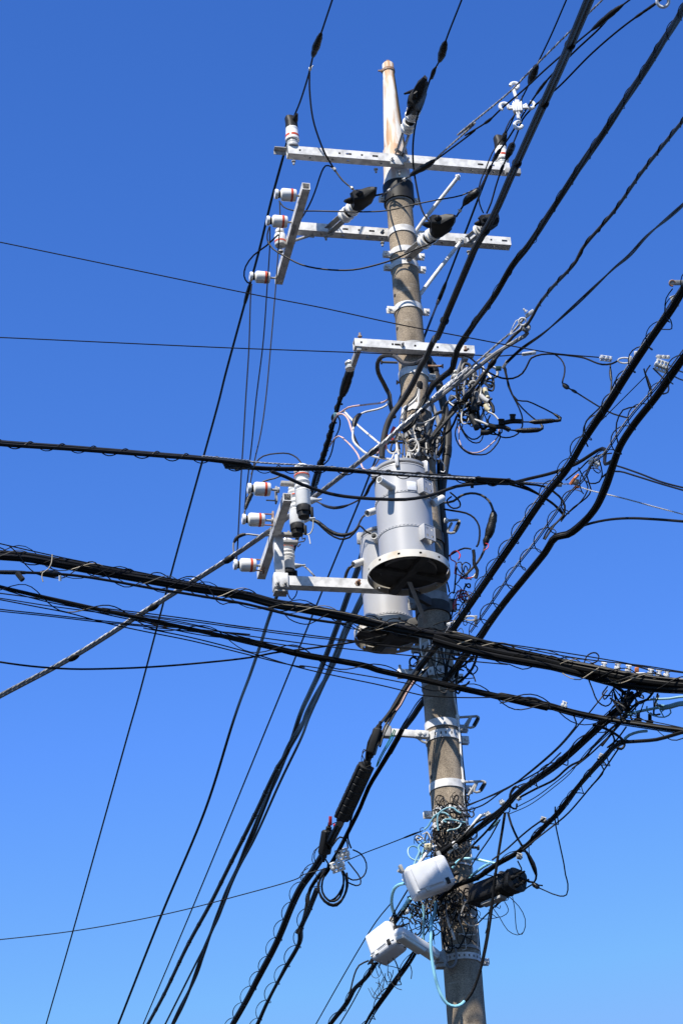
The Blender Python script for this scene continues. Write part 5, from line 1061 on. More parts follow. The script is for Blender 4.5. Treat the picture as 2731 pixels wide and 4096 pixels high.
wire('telephone_cable', 'thin black wire resting just above the thickest crossing bundle at right', 'cable', 'H-60,885@-3.3 0,900 330,975 600,1030 900,1085@-3 F0,1040 480,1130 1000,1245@-2.6 1568,1345 G310,1190 620,1240 1000,1300 1200,1335 1400,1375 1600,1402@-2.7', 5, ext=(4, 3))
wire('telephone_cable', 'second thin black wire just above the thickest crossing bundle at right', 'cable', 'G280,1185@-2.55 600,1250 900,1305 1100,1330 1300,1350 1600,1398@-2.7', 5, ext=(0, 3))
wire('telephone_cable', 'black cable hanging just below the thickest crossing bundle on the left', 'cable', 'H-60,1078@-3.5 0,1080 240,1085 450,1098 700,1135 960,1182 1200,1220 1568,1285@-2.9 F300,1165 520,1215 760,1250@-2.7', 12, ext=(4, 0), n=8, joints=[('H', 40, 1082, 50, 18), ('H', 280, 1092, 24, 30)])
mb = MB(); q = path('H110,1085@-3.5 125,1105 145,1128'); mb.tube(q, .016, 6); tag(mb.build('rubber_flap', DULL), 'short black flap hanging from the cable at the left edge', 'cable tail')
wire('telephone_cable', 'tan wire tie with a loose end on the thick bundle at the left', 'wire tie', 'H330,968@-3.4 325,1020 305,1060 270,1085 265,1110 272,1140', 5, LASH, dy=-3.4)
wire('telephone_cable', 'loose thin wire with a white tip swinging below the thick bundle at left', 'wire', 'H60,915@-3.45 110,960 160,1030 230,1090 300,1108 385,1118 430,1100 500,1050 560,1015 600,1020 650,1080 700,1130 780,1172 840,1165 910,1120 960,1085 1010,1085 1060,1115@-3', 4.5, BLACK)
mb = MB(); mb.lathe(pt('H', 379, 1135, -3.46), UP, [(0, .008), (.03, .008)], 8); tag(mb.build('white_ferrule', WHITE), 'small white wire tip hanging under the thick bundle at left', 'wire tip')
wire('telephone_cable', 'loose thin wire swinging above and below the thick bundle left of the transformer', 'wire', 'H1110,1130@-3 1170,1108 1230,1112 1290,1160 1330,1210 1360,1260 1400,1282 1430,1272@-2.9 F360,1175@-2.8 400,1215 470,1245 530,1248 600,1210 650,1185@-2.75', 4.5, BLACK)
wire('telephone_cable', 'loose thin wire looping under the thick bundle in front of the pole', 'wire', 'F780,1255@-2.65 840,1290 900,1300 970,1265 1030,1220 1080,1215 1150,1245 1230,1290', 4.5, BLACK, dy=-2.65)
wire('telephone_cable', 'thin tan-black wire slanting under the thick bundle at right of the pole', 'wire', 'G390,1320@-2.5 420,1335 480,1345 560,1375 620,1360 690,1310 740,1290 800,1315@-2.55', 4.5, BLACK)
wire('telephone_cable', 'second slanting thin wire under the thick bundle before the connectors', 'wire', 'G810,1400@-2.55 860,1430 920,1440 980,1405 1040,1365@-2.6', 4.5, LASH)
wire('telephone_cable', 'black loop standing up above the thick bundle left of the connectors', 'wire', 'J945,245@-2.55 960,200 990,177 1020,175 1038,195 1030,225 1000,240 960,248@-2.55', 6)
wire('telephone_cable', 'black hump of cable above the row of connectors', 'wire', 'J1140,250@-2.5 1180,236 1210,245 1260,255 1330,275 1400,300@-2.55', 6)
bundle('crossing_bundle', 'lower smooth cable group curving under the row of connectors to the right edge', 'cable bundle', 'J0,85@-2.6 200,140 420,190 700,240 900,290 1100,345@-2.5 1300,378 1450,392 1600,398@-2.7', [(0, 12, 24, BLACK, .03), (4, -8, 22, BLACK, .03), (-6, 2, 14, DULL, .1), (0, -22, 9, BLACK, .1)], ext=(0, 3), wob=2)
X3P = 'H-80,1150@-3.3 0,1172 200,1220 400,1265 600,1310 850,1362 1100,1415 1350,1470 1568,1520@-2.8 F300,1395 500,1440 900,1515 I480,280@-2.6 800,350 1200,440@-2.5 1568,522 J400,440 700,500 870,548 1050,585@-2.45 1300,625 1450,648 1600,668@-2.6'
bundle('crossing_bundle', 'lower crossing cable with wide loose spirals from the left edge to the right edge', 'cable bundle', X3P, [(-3, 4, 16, BLACK, .1), (4, -4, 15, BLACK, .1), (0, -12, 6, BLACK, .3), (-2, 12, 5, BLACK, .3), (0, 6, 4.5, BLACK, .2, 36), (0, -6, 4, BLACK, .2, 30)], ext=(4, 3), lash=[(34, 375, 5, 0, -5, BLACK, 'loose_wire', .9)], wob=2.5)
GS = 'thin slack telephone wires below the thick bundle'
for lb, s, w in (('uppermost thin slack wire below the thick crossing bundle', 'H640,1305@-2.9 1000,1348 1300,1390 1568,1430 F0,1250 300,1290 480,1312 800,1352 1000,1372@-2.7 I300,100 740,150@-2.6 1100,200 1300,235 1568,280@-2.5', 5), ('thin slack wire just under the uppermost one', 'H660,1315@-2.9 1000,1362 1300,1402 1568,1440 F0,1262 480,1325 800,1360@-2.7 I740,158 1100,208@-2.6', 4.5), ('thin slack wire from the left edge, third below the thick bundle', 'H-60,1205@-3.2 0,1212 300,1255 600,1330 1000,1410 1300,1445 1568,1470@-2.8 F0,1300 480,1368 900,1420@-2.7 1200,1450 I740,192 1100,230 1300,248@-2.6', 5), ('thin slack wire from the left edge, fourth below the thick bundle', 'H-60,1236@-3.2 0,1243 300,1290 560,1325 800,1360 1000,1420 1300,1480 1568,1500@-2.8', 4.5),
    ('thin slack wire crossing the grey guy cable at left, sagging lower', 'H-60,1242@-3.2 0,1252 250,1300 430,1335 650,1395 900,1450 1200,1510 1568,1600@-2.8 F200,1440 350,1492 500,1520 I0,255@-2.7 480,330 700,372@-2.6', 5), ('twin of the lower sagging thin wire, slightly below', 'H900,1430@-2.95 1200,1490 1568,1585@-2.8 I0,268@-2.7 300,335 480,372 640,410 760,440@-2.6 1000,455 1160,455 J300,455 500,452 640,465 780,510@-2.5', 5), ('long flat thin wire from the left edge, lowest above the sagging cable', 'H-60,1302@-3.2 0,1312 300,1345 600,1380 900,1412 1200,1435 1568,1472@-2.8', 5), ('long flat thin wire doubled with the lowest flat one', 'H-60,1315@-3.2 0,1324 300,1355 600,1390 900,1420 1200,1452 1568,1495@-2.8 F0,1320 500,1400', 4.5)):
    wire('telephone_wire', lb, 'wire', s, w, ext=(4 if 'left edge' in lb else 0, 0), group=GS)
wire('telephone_cable', 'single black cable sagging from the left edge and rising to the thick bundle', 'cable', 'H-60,1632@-3 0,1643 200,1670 450,1687 700,1685 920,1676 1200,1655 1568,1615@-2.7 F300,1430 500,1405 700,1378 900,1345 1010,1318@-2.6', 8, ext=(4, 0))

# ================================================================== cable runs from the right junction down to the pole
Y1 = 'J1240,430@-2.5 1190,500 1100,585@-2.2 950,722 780,868@-1.6 640,970 560,1030 500,1085@-.95 450,1145 330,1240 240,1305@-.4 150,1365 60,1420 K865,525@-.28 800,600@-.22'
bundle('pole_drop', 'upper thick cable run from the right junction down to the wire tangle on the pole', 'cable bundle', Y1, [(-6, 5, 13, BLACK, .35), (5, 3, 14, BLACK, .35), (0, -6, 12, BLACK, .35), (10, -9, 7, BLACK, .5), (4, 8, 5, BLACK, .3, 26), (-4, -8, 4, BLACK, .3, 30), (0, 0, 5, BLACK, .3, 34)], lash=[(14, 72, 3.2, 0, 0, BLACK, 'lashing_wire', .9), (24, 190, 5, 2, -4, BLACK, 'loose_wire', 1.2)], wob=5)
Y2 = 'J1190,735@-2.4 1130,770 1080,830@-2.1 1000,915 890,1040@-1.6 770,1190 690,1270@-1.1 600,1370 500,1445@-.7 400,1500 330,1550 K1100,655@-.4 1000,690 930,730 870,790@-.3'
bundle('pole_drop', 'lower thick cable run from the right junction down to the big white closure', 'cable bundle', Y2, [(-4, 4, 11, BLACK, .4), (4, 1, 12, BLACK, .4), (0, -5, 9, BLACK, .4), (4, 6, 4.5, BLACK, .3, 26), (-4, -6, 4, BLACK, .3, 30)], lash=[(13, 80, 3, 0, 0, BLACK, 'lashing_wire', .9), (24, 170, 4.5, 8, -5, BLACK, 'loose_wire', 1.0)], wob=4)
GY = 'thin black cables from the junction to the pole'
for lb, s, w in (('thin cable climbing from the pole to the bend of the wavy crossing cable', 'J210,1130@-.3 330,1085 480,1020@-.9 600,930 760,790@-1.6 870,670 900,625 885,575@-2.4', 6), ('thin cable just below the first one, straight to the junction', 'J205,1140@-.3 350,1075 500,1000@-.9 640,900 800,760@-1.7 930,610 1000,530@-2.3 1090,410', 6), ('thin cable from the tangle to the upper run, slightly bowed', 'J190,1170@-.3 310,1130 420,1050@-.7 500,1000 600,950 700,890 800,800@-1.6', 6), ('thin straight wire below the upper cable run', 'J530,1140@-.9 640,1080 760,990@-1.4 880,890 1000,770 1110,670 1200,600@-2.3', 4), ('second thin straight wire below the upper cable run', 'J480,1185@-.7 600,1130 740,1030 860,930 960,800@-1.8 1080,690 1160,620@-2.3', 3.5), ('thicker slack cable just under the upper run', 'J545,1080@-.95 640,1030 760,970 850,890@-1.5 940,840 1020,740 1100,660@-2.2 1180,590', 9), ('black cable below the upper run, meeting the pole at mid tangle', 'J480,1130@-.75 350,1200 260,1250@-.4 200,1310 120,1380', 8), ('dark cable from the blue sleeve down to the pole tangle', 'J440,1170@-.7 380,1240 320,1310 250,1380@-.4 190,1450 150,1500', 9), ('thin black wire from the run down across the pole', 'J420,1220@-.6 360,1330 290,1430@-.45 230,1530', 6),
    ('thin cable hanging below the lower run with wide gap', 'J1160,780@-2.2 1080,900 1040,960 980,1030@-1.7 930,1090 850,1180 780,1240@-1.3 650,1340 560,1410', 7), ('thin cable above the lower run ending at the small clamp', 'J700,1215@-1.2 620,1270 530,1345 470,1400@-.8 410,1445 370,1475', 7), ('looped thin cable between both runs at right', 'J1085,880@-2 1060,850 1030,840 1070,910 1040,960 990,1010@-1.8', 6), ('black cable from the junction down to the right end of the lower crossing cable', 'J1120,680@-2.4 1135,720 1120,760 1060,830@-2.1', 8), ('heavy black cable tail from the junction to the right edge', 'J1200,735@-2.4 1300,728 1400,718 1500,690 1600,660@-2.7', 15), ('black curl joining the lower crossing cable to the junction', 'J1000,625@-2.4 1080,650 1150,690 1190,725 1200,755 1180,778 1150,770@-2.4', 11), ('looping cable bulging above the upper run near the pole', 'J560,1040@-.95 520,1010 490,1040 480,1090 490,1140 520,1150 525,1120@-.85', 8),
    ('black U-loop hanging below the thick bundle left of the junction', 'J975,345@-2.5 1000,410 1030,480 1080,510 1115,490 1125,420@-2.5', 6), ('thin black cable dropping from the thick bundle to the upper run', 'J1125,400@-2.5 1150,460 1190,520 1240,575@-2.45', 8), ('black cable winding down from the connectors into the junction', 'J1130,380@-2.5 1180,410 1215,450 1220,520 1190,580 1140,640@-2.4', 14), ('second black cable winding down from the connectors', 'J1300,400@-2.5 1300,440 1260,450 1230,500 1160,560 1060,640@-2.4', 13), ('third black cable winding from under the connectors to the run', 'J1380,420@-2.55 1340,470 1280,490 1230,540 1170,620@-2.4 1060,760', 10), ('black wire from the pale blue conduit to the junction', 'J1300,480@-2.5 1200,590 1100,700 950,840@-1.9 870,900', 7), ('black wire from right of the junction to the upper run', 'J1210,640@-2.45 1150,720 1090,770@-2.3', 7)):
    wire('pole_drop_wire', lb, 'cable', s, w, group=GY, n=6, wob=.006)
# tangle of small leads at the right junction
random.seed(11)
root = thing('wire_tangle', pt('J', 1230, 470, -2.5), 'knot of short black wires below the row of connectors at the right junction', 'wire tangle')
for i in range(26):
    a = (random.uniform(1110, 1420), random.uniform(390, 470)); b = (a[0] + random.uniform(-90, 90), a[1] + random.uniform(-60, 160)); c_ = ((a[0] + b[0]) / 2 + random.uniform(-50, 50), max(a[1], b[1]) + random.uniform(-10, 30))
    P = spline([pt('J', *a, -2.5), pt('J', *c_, -2.5 + random.uniform(-.1, .1)), pt('J', *b, -2.5)], .02); MB().tube(P, random.choice([.0035, .0045, .006]), 5).build('wire', BLACK, root)
GQ = 'pale blue conduits at the right junction'
for lb, s, w in (('fat pale blue conduit reaching the right edge below the connectors', 'J1430,520@-2.5 1490,510 1540,495 1620,490@-2.65', 22), ('pale blue spiral conduit from the junction toward the fat conduit', 'J1220,565@-2.5 1280,545 1350,530 1430,515@-2.5', 12), ('thin pale blue tube curling under the fat conduit', 'J1340,510@-2.5 1340,540 1380,568 1450,578 1490,550 1470,510 1400,500@-2.5', 6), ('thin pale blue tube reaching the right edge above the fat conduit', 'J1330,470@-2.5 1400,465 1480,462 1540,452 1620,448@-2.6', 10), ('dark blue-grey conduit from the junction along the heavy tail', 'J1200,715@-2.4 1230,690 1290,670 1340,665@-2.5', 12), ('pale blue tube looping down right of the junction', 'J1400,480@-2.5 1420,530 1445,575 1430,545 1480,515@-2.5', 5), ('pale blue sleeve on the upper cable run', 'J405,1180@-.55 420,1168 440,1150@-.62', 17), ('pale blue sleeve lower on the cable run beside the pole', 'J350,1285@-.45 375,1262 410,1230@-.55', 13)):
    wire('conduit', lb, 'conduit', s, w, CYAN, n=8, group=GQ if 'junction' in lb or 'fat' in lb else None)
# long hanging loops right of the pole
GHL = 'slack cables hanging right of the pole'
wire('slack_cable', 'long black slack cable hanging from the upper run down to the blue conduit loop', 'cable', 'J450,1180@-.7 435,1280 415,1400 400,1500 390,1568 K1222,620@-.6 1205,800 1185,960 1150,1150 1110,1290 1075,1370 1040,1420 1020,1442@-.35', 11, n=8, group=GHL, joints=[('K', 1080, 1355, 22, 14)])
wire('slack_cable', 'thin black slack cable beside the long hanging one', 'cable', 'K1250,480@-.6 1225,640 1195,820 1180,900 1165,1020 1140,1150 1130,1200@-.2', 5, group=GHL)
wire('slack_cable', 'black slack cable curving right to the end of the black box closure', 'cable', 'J470,1180@-.7 490,1250 530,1340 580,1420@-.75 620,1490 645,1568 K1420,490 1465,560 1480,630 1465,680 1400,660 1370,645@-.55', 9, group=GHL, n=8)
wire('slack_cable', 'thin black cable dropping from the lower run, turning back off the box closure', 'cable', 'J765,1140@-1.3 765,1230 790,1360 820,1500 830,1568@-.9 W1303,2030 1300,2055 1285,2058 1250,2045 1230,2035 K1480,700@-.6 1450,690', 5.5, group=GHL, joints=[('K', 1455, 690, 22, 22)])
wire('slack_cable', 'short black cable hanging from the clamp into the box closure', 'cable', 'J530,1480@-.7 545,1510 555,1535 520,1555 500,1565@-.6', 6, group=GHL)
wire('slack_cable', 'black cable from below the box closure over to the pole edge', 'cable', 'K1370,740@-.4 1400,730 1450,695@-.5 1520,700', 6, group=GHL)
wire('slack_cable', 'thin black wire under the box closure reaching the pole', 'cable', 'K1310,760@-.4 1250,800 1190,860 1130,920 1105,945@-.1', 6, group=GHL)
root = thing('wire_tangle', pt('K', 1300, 820, -.35), 'fine loose wire loops dangling below the black box closure', 'wire tangle')
for s in ('K1310,770@-.4 1370,830 1410,910 1400,990 1360,1010 1300,980 1250,900 1200,830', 'K1330,770@-.4 1345,850 1350,930 1365,1000 1390,1005 1410,960', 'K1220,840@-.35 1260,800 1300,790 1310,760', 'K1180,850@-.3 1230,900 1290,880 1305,850 1280,800', 'K1105,840@-.15 1120,900 1170,910 1240,900', 'K1200,820@-.3 1190,900 1160,1000', 'K1160,830@-.3 1210,820 1250,845 1255,825'):
    P = path(s, -.35); MB().tube(P, .0026, 4).build('wire', BLACK, root)
# blue tubes about the pole
GBL = 'pale blue tubes at the wire tangle on the pole'
for lb, s, w in (('pale blue hose hanging in a U in front of the lower pole', 'K820,900@-.3 820,1000@-.45 820,1100 832,1200 850,1290 880,1380 920,1440 970,1458 1010,1445 1030,1425@-.36', 13), ('pale blue tube bowing out left of the pole to the thin wire', 'O1075,318@-.3 1030,300 990,262 930,250 860,275 800,320 780,380 780,460 790,540@-.25', 7), ('pale blue tube meeting the thin wire left of the pole', 'O610,530@-.2 660,490 700,420 740,360 800,320 860,315 910,340 945,390@-.25', 7), ('pale blue tube crossing the pole under the perforated bands', 'O1130,438@-.25 1060,425 960,402 880,400 850,415 890,435@-.25', 7), ('pale blue curl at mid tangle on the pole', 'O1080,450@-.25 1050,500 990,525 930,530 900,550@-.25', 6), ('pale blue loop sticking out left of the pole above the closure', 'O560,800@-.15 520,750 470,735 420,760 410,820 440,880 500,910 550,915@-.2', 6), ('pale blue tube running down left of the pole into the big closure', 'O640,680@-.2 560,720 540,770 555,800 520,880 490,960 480,990@-.28', 8), ('second pale blue tube running into the big closure', 'O620,740@-.2 590,820 570,880 545,930@-.28', 7), ('pale blue hose from the right run into the end of the big closure', 'K1270,555@-.5 1220,560 1130,540 1060,530 1010,535 975,560 955,590@-.35', 11), ('pale blue hose from the pole up to the lower cable run', 'K1050,680@-.3 1075,640 1110,610 1150,580 1190,560@-.5', 11), ('pale blue hose bowing left of the big closure down to the lower cables', 'K670,685@-.3 620,695 590,720 575,770 575,830 590,880@0', 13), ('pale blue hose below the big closure', 'K690,780@-.2 660,820 640,850@-.1', 12), ('straight pale blue tube down from the closure beside the pole', 'K770,820@-.25 775,900 772,990 775,1060@-.2', 9), ('short pale blue tube below the big closure, left of the straight one', 'K705,810@-.2 705,860 690,910@-.15', 7), ('dark blue tube beside the pole below the closure', 'K850,800@-.25 845,860 825,920 820,1000 815,1060@-.3', 12)):
    wire('blue_tube', lb, 'tube', s, w, HOSE if 'hose' in lb else CYAN, n=8, group=GBL)
# wire tangles on the pole
def tangle(label, t, n, box, dys, seed, mats, rads=(.0022, .003, .004, .0055), span=120, at=None):
    random.seed(seed); x0, y0, x1, y1 = box; root = thing('wire_tangle', pt(t, (x0 + x1) / 2, (y0 + y1) / 2, (dys[0] + dys[1]) / 2), label, 'wire tangle')
    for i in range(n):
        x, y = random.uniform(x0, x1), random.uniform(y0, y1); pts = []; a = random.uniform(0, 6.28)
        kv = random.gauss(0, .55); st = random.uniform(.16, .34) * span; q0, q1 = random.uniform(*dys), random.uniform(*dys); n_ = random.randint(5, 10); gx = random.uniform(-.1, .1); wv = random.uniform(.5, 1.0)
        if random.random() < .4: a = random.choice((1.57, -1.57)) + random.uniform(-.5, .5); kv *= .3
        for k in range(n_):
            pts.append(pt(t, x, y, q0 + (q1 - q0) * k / n_))
            a += kv + random.uniform(-.12, .12); kv += gx * .3
            x += st * math.cos(a) * wv; y += st * math.sin(a)
            if not (x0 - 30 < x < x1 + 30 and y0 - 40 < y < y1 + 60): a += 1.1 if kv >= 0 else -1.1
        MB().tube(spline(pts, .012), random.choice(rads), 5).build('wire', random.choice(mats), root)
    return root
tangle('dense tangle of thin wires on the pole under the perforated bands', 'O', 92, (790, 170, 1160, 800), (-.24, -.13), 5, [BLACK] * 14 + [DKGREY] * 3 + [WHITEW], span=200)
tangle('bunch of black and blue wires left of the pole above the big closure', 'O', 38, (560, 600, 800, 900), (-.3, -.05), 6, [BLACK] * 6 + [DKGREY, WHITEW], span=170)
tangle('mess of thin wires under and right of the big closure across the pole', 'O', 92, (520, 1330, 1200, 1560), (-.25, -.13), 8, [BLACK] * 8 + [DKGREY, GREYC], span=220)
tangle('loose ends trailing down the pole below the big closure', 'K', 26, (890, 830, 1090, 1030), (-.2, -.13), 9, [BLACK] * 5 + [WHITEW], span=120)
tangle('thin wires behind the street lamp between closures and pole', 'K', 24, (660, 830, 860, 1010), (-.15, .05), 10, [BLACK] * 6 + [DKGREY], span=150)
tangle('fine wires dangling under the smaller white closure', 'K', 16, (470, 1190, 600, 1330), (0, .12), 12, [BLACK] * 5 + [DKGREY], rads=(.002, .0026), span=110)
tangle('snarl of grey, white and black leads hung from the right reel insulator', 'N', 60, (620, 330, 880, 690), (-.4, -.15), 13, [BLACK] * 7 + [DKGREY] * 4 + [WHITEW, WHITEW, GREYC], rads=(.004, .006, .008, .011), span=190)
tangle('short wire ends and clips on the pole just above the transformer lid', 'N', 46, (60, 740, 470, 1090), (-.26, -.14), 14, [BLACK] * 5 + [DKGREY] * 3 + [WHITEW, WHITEW, STEEL], rads=(.004, .006, .008), span=150)
# sleeves, fuses and loops in the snarl
GN = 'sleeved splices in the snarl right of the pole'
for lb, s, w, m in (('yellow-cream fuse holder with a black cap, upper one', 'N868,455@-.42 880,500 895,540', 20, CREAM), ('yellow-cream fuse holder, lower one', 'N878,605@-.42 890,640 910,655', 22, CREAM), ('clear grey sleeve beside the upper fuse holder', 'N790,490@-.42 800,540 812,590', 20, GREYC), ('pale clear sleeve slanting between the fuse holders', 'N830,520@-.43 870,560 900,575', 22, mat('cloudy_plastic', (.5, .5, .5), .25)), ('black ribbed sleeve hanging left of the fuse holders', 'N765,540@-.42 772,600 775,660', 26, DULL), ('black angled sleeve below the ribbed one', 'N740,700@-.42 770,750 800,820', 24, DULL), ('black fat sleeve lying at the bottom of the snarl', 'N830,850@-.42 890,850 960,815', 24, DULL), ('white straight wire from the snarl to the tap connectors', 'N765,735@-.43 830,755 900,785', 11, WHITEW), ('white curved wire above the tap connectors', 'N895,665@-.43 950,690 990,735', 7, WHITEW), ('black cable down from the upper fuse holder', 'N905,570@-.42 940,620 945,670', 14, DULL)):
    wire('wire_sleeve', lb, 'wire sleeve', s, w, m, n=10, group=GN if m != WHITEW else None)
for lb, s, w, m in (('largest black loop of slack wire hanging right of the pole', 'N630,770@-.4 605,840 615,920 660,990 730,1040 800,1050 880,1045 950,990 1005,900 1000,830', 6, BLACK), ('pink and black loop of slack wire just inside the largest', 'N640,800@-.4 640,920 680,1000 760,1035 840,1020 920,960 985,890 995,820', 5.5, PINKW), ('small black loop of slack wire under the snarl', 'N640,770@-.4 690,860 750,910 800,905 850,860', 6, BLACK), ('middle black loop of slack wire under the snarl', 'N645,790@-.4 700,890 760,940 820,940 850,890 850,850', 5.5, BLACK), ('thin white loop at the left of the snarl', 'N690,600@-.4 660,690 670,770 710,770 725,700 690,690', 6, WHITEW), ('black curl above the tap connectors', 'N900,860@-.42 980,870 1020,850 1020,820', 6, BLACK)):
    wire('slack_wire', lb, 'wire', s, w, m, dy=-.4, group='loops of slack wire under the snarl')
for lb, s, w in (('grey cable bending from the snarl down behind the pole', 'N640,510@-.3 560,560 510,620 500,700 460,790 400,880 360,960 380,1030@-.2', 13), ('second grey cable in the bend beside the snarl', 'N680,560@-.3 600,640 540,720 480,800 400,900 370,980@-.2', 13), ('third grey cable in the bend, nearest the conduit', 'N630,580@-.3 570,650 540,720 500,860 490,960 440,1060@-.1', 11), ('black cable in the bend right of the conduit', 'N620,700@-.2 560,830 480,900 490,1000 450,1080@-.1', 9)):
    wire('power_cable', lb, 'cable', s, w, DKGREY if 'grey' in lb else BLACK, n=8, group='grey cables bending down to the transformer')
# leads right of the transformer
GR = 'leads with taped joints right of the transformer'
wire('connector_lead', 'black lead arching from the conduit to the fat taped joint right of the transformer', 'connector lead', 'E905,1115@-.1 960,1105 1010,1070 1070,1055 1130,1065 1180,1100 1205,1150 1212,1190@-.2 1200,1250 1180,1320 1165,1350 1150,1420 1110,1490 1050,1555 1010,1590@-.1', 10, m=DKGREY, n=8, group=GR, joints=[('E', 1193, 1258, 46, 38), ('E', 1172, 1330, 20, 28)])
wire('connector_lead', 'black lead from the conduit to the small taped joint with white ends', 'connector lead', 'E900,1155@-.1 960,1165 1040,1180 1090,1210 1120,1260 1125,1320 1115,1375 1105,1390@-.2', 8, group=GR)
wire('connector_lead', 'short black lead rising from the tank to the taped joint', 'connector lead', 'E930,1450@-.1 980,1420 1030,1400 1070,1405@-.2', 7, group=GR)
wire('connector_lead', 'knobbly black taped lead with white ends below the joints', 'connector lead', 'E1085,1410@-.2 1090,1450 1090,1500 1110,1540 1100,1590@-.15', 14, TAPE, group=GR)
wire('connector_lead', 'black curl of wire at the upper right of the transformer', 'connector lead', 'E940,1050@-.1 970,1075 1000,1110 1000,1140 960,1150 930,1130 920,1100 950,1075@-.15', 7, group=GR)
wire('connector_lead', 'red wire beside the taped joint right of the transformer', 'connector lead', 'E1160,1370@-.2 1178,1375 1178,1395 1150,1415@-.2', 4, REDW)
wire('connector_lead', 'red wire curling at the foot of the transformer base', 'connector lead', 'F1445,930@-.1 1470,945 1500,962 1550,955@-.15', 4, REDW)
wire('connector_lead', 'white wire at the foot of the transformer base', 'connector lead', 'F1470,940@-.1 1510,965 1560,950 1568,930', 7, WHITEW, dy=-.12)
tangle('knot of thin wires at the right foot of the transformer', 'F', 26, (1400, 930, 1500, 1180), (-.2, .1), 15, [BLACK] * 4 + [DKGREY, REDW], rads=(.003, .0045, .006), span=110)
tangle('knot of clips and wires where the cable runs pass the pole below the thick bundle', 'I', 34, (760, 120, 1080, 330), (-.34, -.15), 16, [BLACK] * 5 + [DKGREY, STEEL], rads=(.0035, .005, .007), span=130)
wire('telephone_cable', 'black cable curling down right of the pole at the perforated band', 'cable', 'I1120,100@-.3 1105,200 1080,270 1040,320 1000,355 975,370@-.15', 11, n=8)
wire('telephone_cable', 'second curl right of the pole above the perforated band', 'cable', 'I1080,200@-.3 1030,250 990,280 970,330 975,300@-.15', 9)
drop_clamp('drop_clamp', 'white slanted clamp plate on the right cable run above the thick bundle', 'G', 120, 1090, -.8, 85, R(16), WHITE2, 2, hgt=.022)
r = thing('shackle', pt('G', 240, 1055, -.8), 'steel shackle and clip at the foot of the right messenger strand', 'shackle'); P = pt('G', 235, 1055, -.8)
mb = MB(); mb.tube([P + RT * (.04 * math.cos(a)) + UP * (.014 * math.sin(a)) for a in [j * R(320) / 14 for j in range(15)]], .006, 6); mb.build('loop', STEEL, r)
mb = MB(); mb.box(pt('G', 268, 1065, -.8), (RT, UP, FWD), (.02, .06, .02), .004); mb.build('clip', STEELD, r)
wire('slack_cable', 'thin wire from the clamp plate along the thick bundle top', 'wire', 'G0,1100@-.8 70,1075 160,1070 230,1085 280,1110', 4, dy=-.8)
# coil of slack cable below the clamp boxes
root = thing('cable_coil', pt('K', 205, 700, .25), 'coil of slack black cable hanging below the clamp boxes', 'cable coil')
for i, s in enumerate(('K160,600 125,660 120,740 160,800 210,820 260,790 290,720 285,640 262,600', 'K170,600 140,670 140,740 175,790 215,798 250,770 272,700 270,620', 'K150,620 115,690 130,770 180,820 230,825 275,770 298,700 292,620', 'K262,610 275,660 262,720 220,780 180,800')):
    P = path(s, .2 + .03 * i); MB().tube(P, .0075, 6).build('loop', BLACK, root)
GCL = 'loose cables around the clamp boxes'
for lb, s, w in (('black loop reaching right from the clamp boxes', 'K330,475@.1 380,500 415,560 410,620 380,655 330,665 300,650', 6), ('second black loop right of the clamp boxes, lower', 'K300,550@.1 340,600 375,650 378,690 350,700 300,680', 6), ('black cable from the ribbed closure into the clamp boxes', 'I330,1180@-.05 310,1260 300,1340 320,1400@.1', 7), ('black cable feeding the clamp box from the terminal box', 'I180,1420@.1 220,1360 250,1330 290,1350 300,1400', 7), ('black cable leaving the coil upward to the left run', 'K165,610@.2 175,560 150,520 170,480', 7), ('thin loop left of the left coil-hung cable run', 'K130,450@.2 90,480 75,540 90,570', 3.5), ('thin loop lower on the left coil-hung run', 'K50,590@.3 10,620 5,660 30,690', 3.5), ('thin wire hanging from the left run to the right run', 'K90,600@.3 110,680 100,740 90,780', 3.5), ('black loop left of the flat terminal box', 'I440,810@-.4 400,780 390,820 420,870 450,900', 4), ('thin loops round the upper end of the ribbed closure', 'I430,770@-.45 395,800 385,850 410,890 445,880', 4)):
    wire('slack_wire', lb, 'wire', s, w, dy=.1, group=GCL)
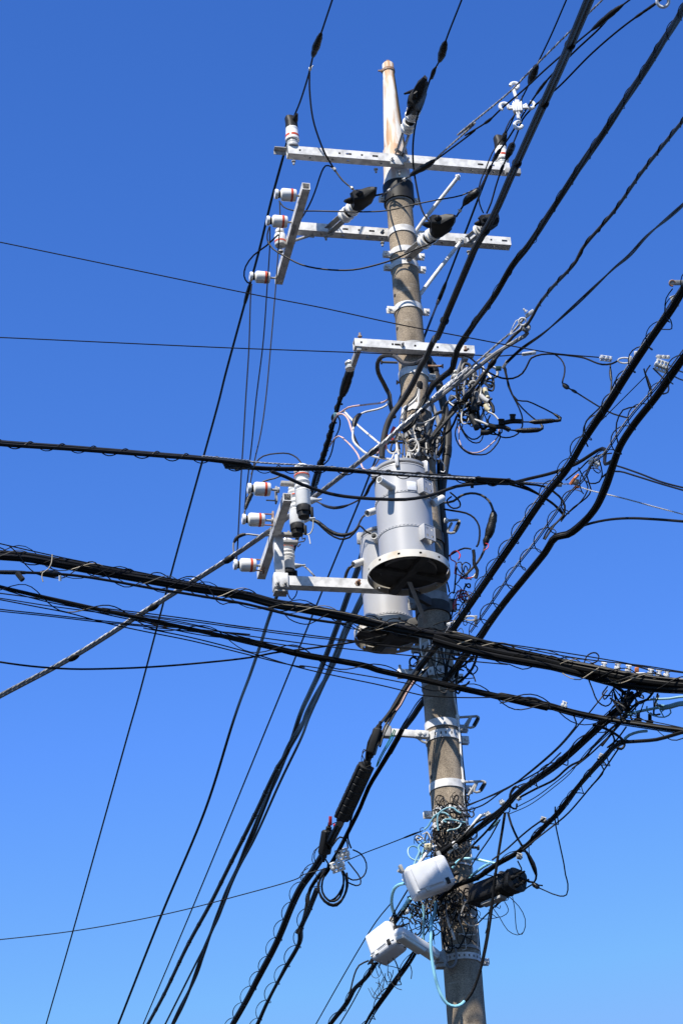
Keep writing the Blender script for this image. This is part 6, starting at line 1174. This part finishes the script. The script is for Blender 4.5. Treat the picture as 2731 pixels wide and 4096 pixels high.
# cables from the white closures to the lower edge
GE = 'cables leaving the white closures toward the bottom edge'
bundle('cable_run', 'thick black cable run from the smaller white closure to the bottom edge', 'cable bundle', 'K470,1190@.1 420,1270@.3 340,1350 290,1440@.8 220,1530 170,1600@1.3', [(-5, 0, 12, BLACK, .3), (5, 2, 12, BLACK, .3), (0, -4, 9, BLACK, .3)], ext=(0, 5), lash=[(13, 90, 3.5, 0, 0, BLACK, 'lashing_wire', .6)], group=GE, wob=4)
bundle('cable_run', 'right black cable run from behind the lamp to the bottom edge', 'cable bundle', 'K740,1080@-.05 680,1180@.1 600,1290@.4 520,1400 450,1500@.9 400,1590@1.2', [(-6, 0, 9, BLACK, .4), (4, 2, 10, BLACK, .4), (8, -4, 6, BLACK, .4)], ext=(0, 5), lash=[(20, 110, 3.5, 4, 0, BLACK, 'hanger_coil', .7)], group=GE, wob=5)
bundle('cable_run', 'black cables climbing past the smaller closure to the wire mess on the pole', 'cable bundle', 'K440,1190@.1 500,1090@.2 570,960@.15 640,860@0 720,740@-.1 790,660@-.15 880,560@-.2', [(-10, 0, 7, BLACK, .5), (0, 3, 8, BLACK, .5), (8, 0, 7, BLACK, .5)], group=GE, wob=8)
for lb, s, w in (('thin straight black wire left of the smaller closure to the bottom edge', 'K570,810@0 480,920 380,1080@.3 240,1320 100,1568@1.2', 4.5), ('thin black wire beside the right cable run at the bottom edge', 'K450,1210@.1 390,1320@.4 320,1450 250,1568@1.1', 5), ('black loop left of the smaller closure', 'K430,1170@.1 370,1200 340,1260 320,1340 300,1410', 7), ('black cable over the top of the smaller closure', 'K590,880@.0 590,920 600,960 620,985', 9), ('black cable curving from the blue hose into the smaller closure', 'K585,850@0 600,900 570,930 520,950 470,1000@.05', 8), ('straight thin wire between the closures', 'K690,700@-.1 600,850 560,930@.0', 6), ('black wire past the right of the smaller closure', 'K860,890@-.1 780,1010 700,1130 640,1230@.15', 6), ('second black wire past the right of the smaller closure', 'K830,900@-.1 760,1000 700,1090', 5), ('thin hanging wire end under the lamp', 'K690,1200@0 700,1240 695,1285', 4)):
    wire('closure_cable', lb, 'cable', s, w, dy=0, group=GE, ext=(0, 4 if 'bottom edge' in lb else 0))
wire('strap', 'white-grey U-shaped strap hanging from the band at the lamp bracket', 'strap', 'K970,1085@-.14 980,1150 965,1200 930,1215 915,1180 920,1140', 10, GREYC, dy=-.15)
wire('strap', 'white folded strap hanging from the wires on the lower pole', 'strap', 'K920,900@-.18 935,950 960,1010 968,1040', 10, WHITEW, dy=-.18)
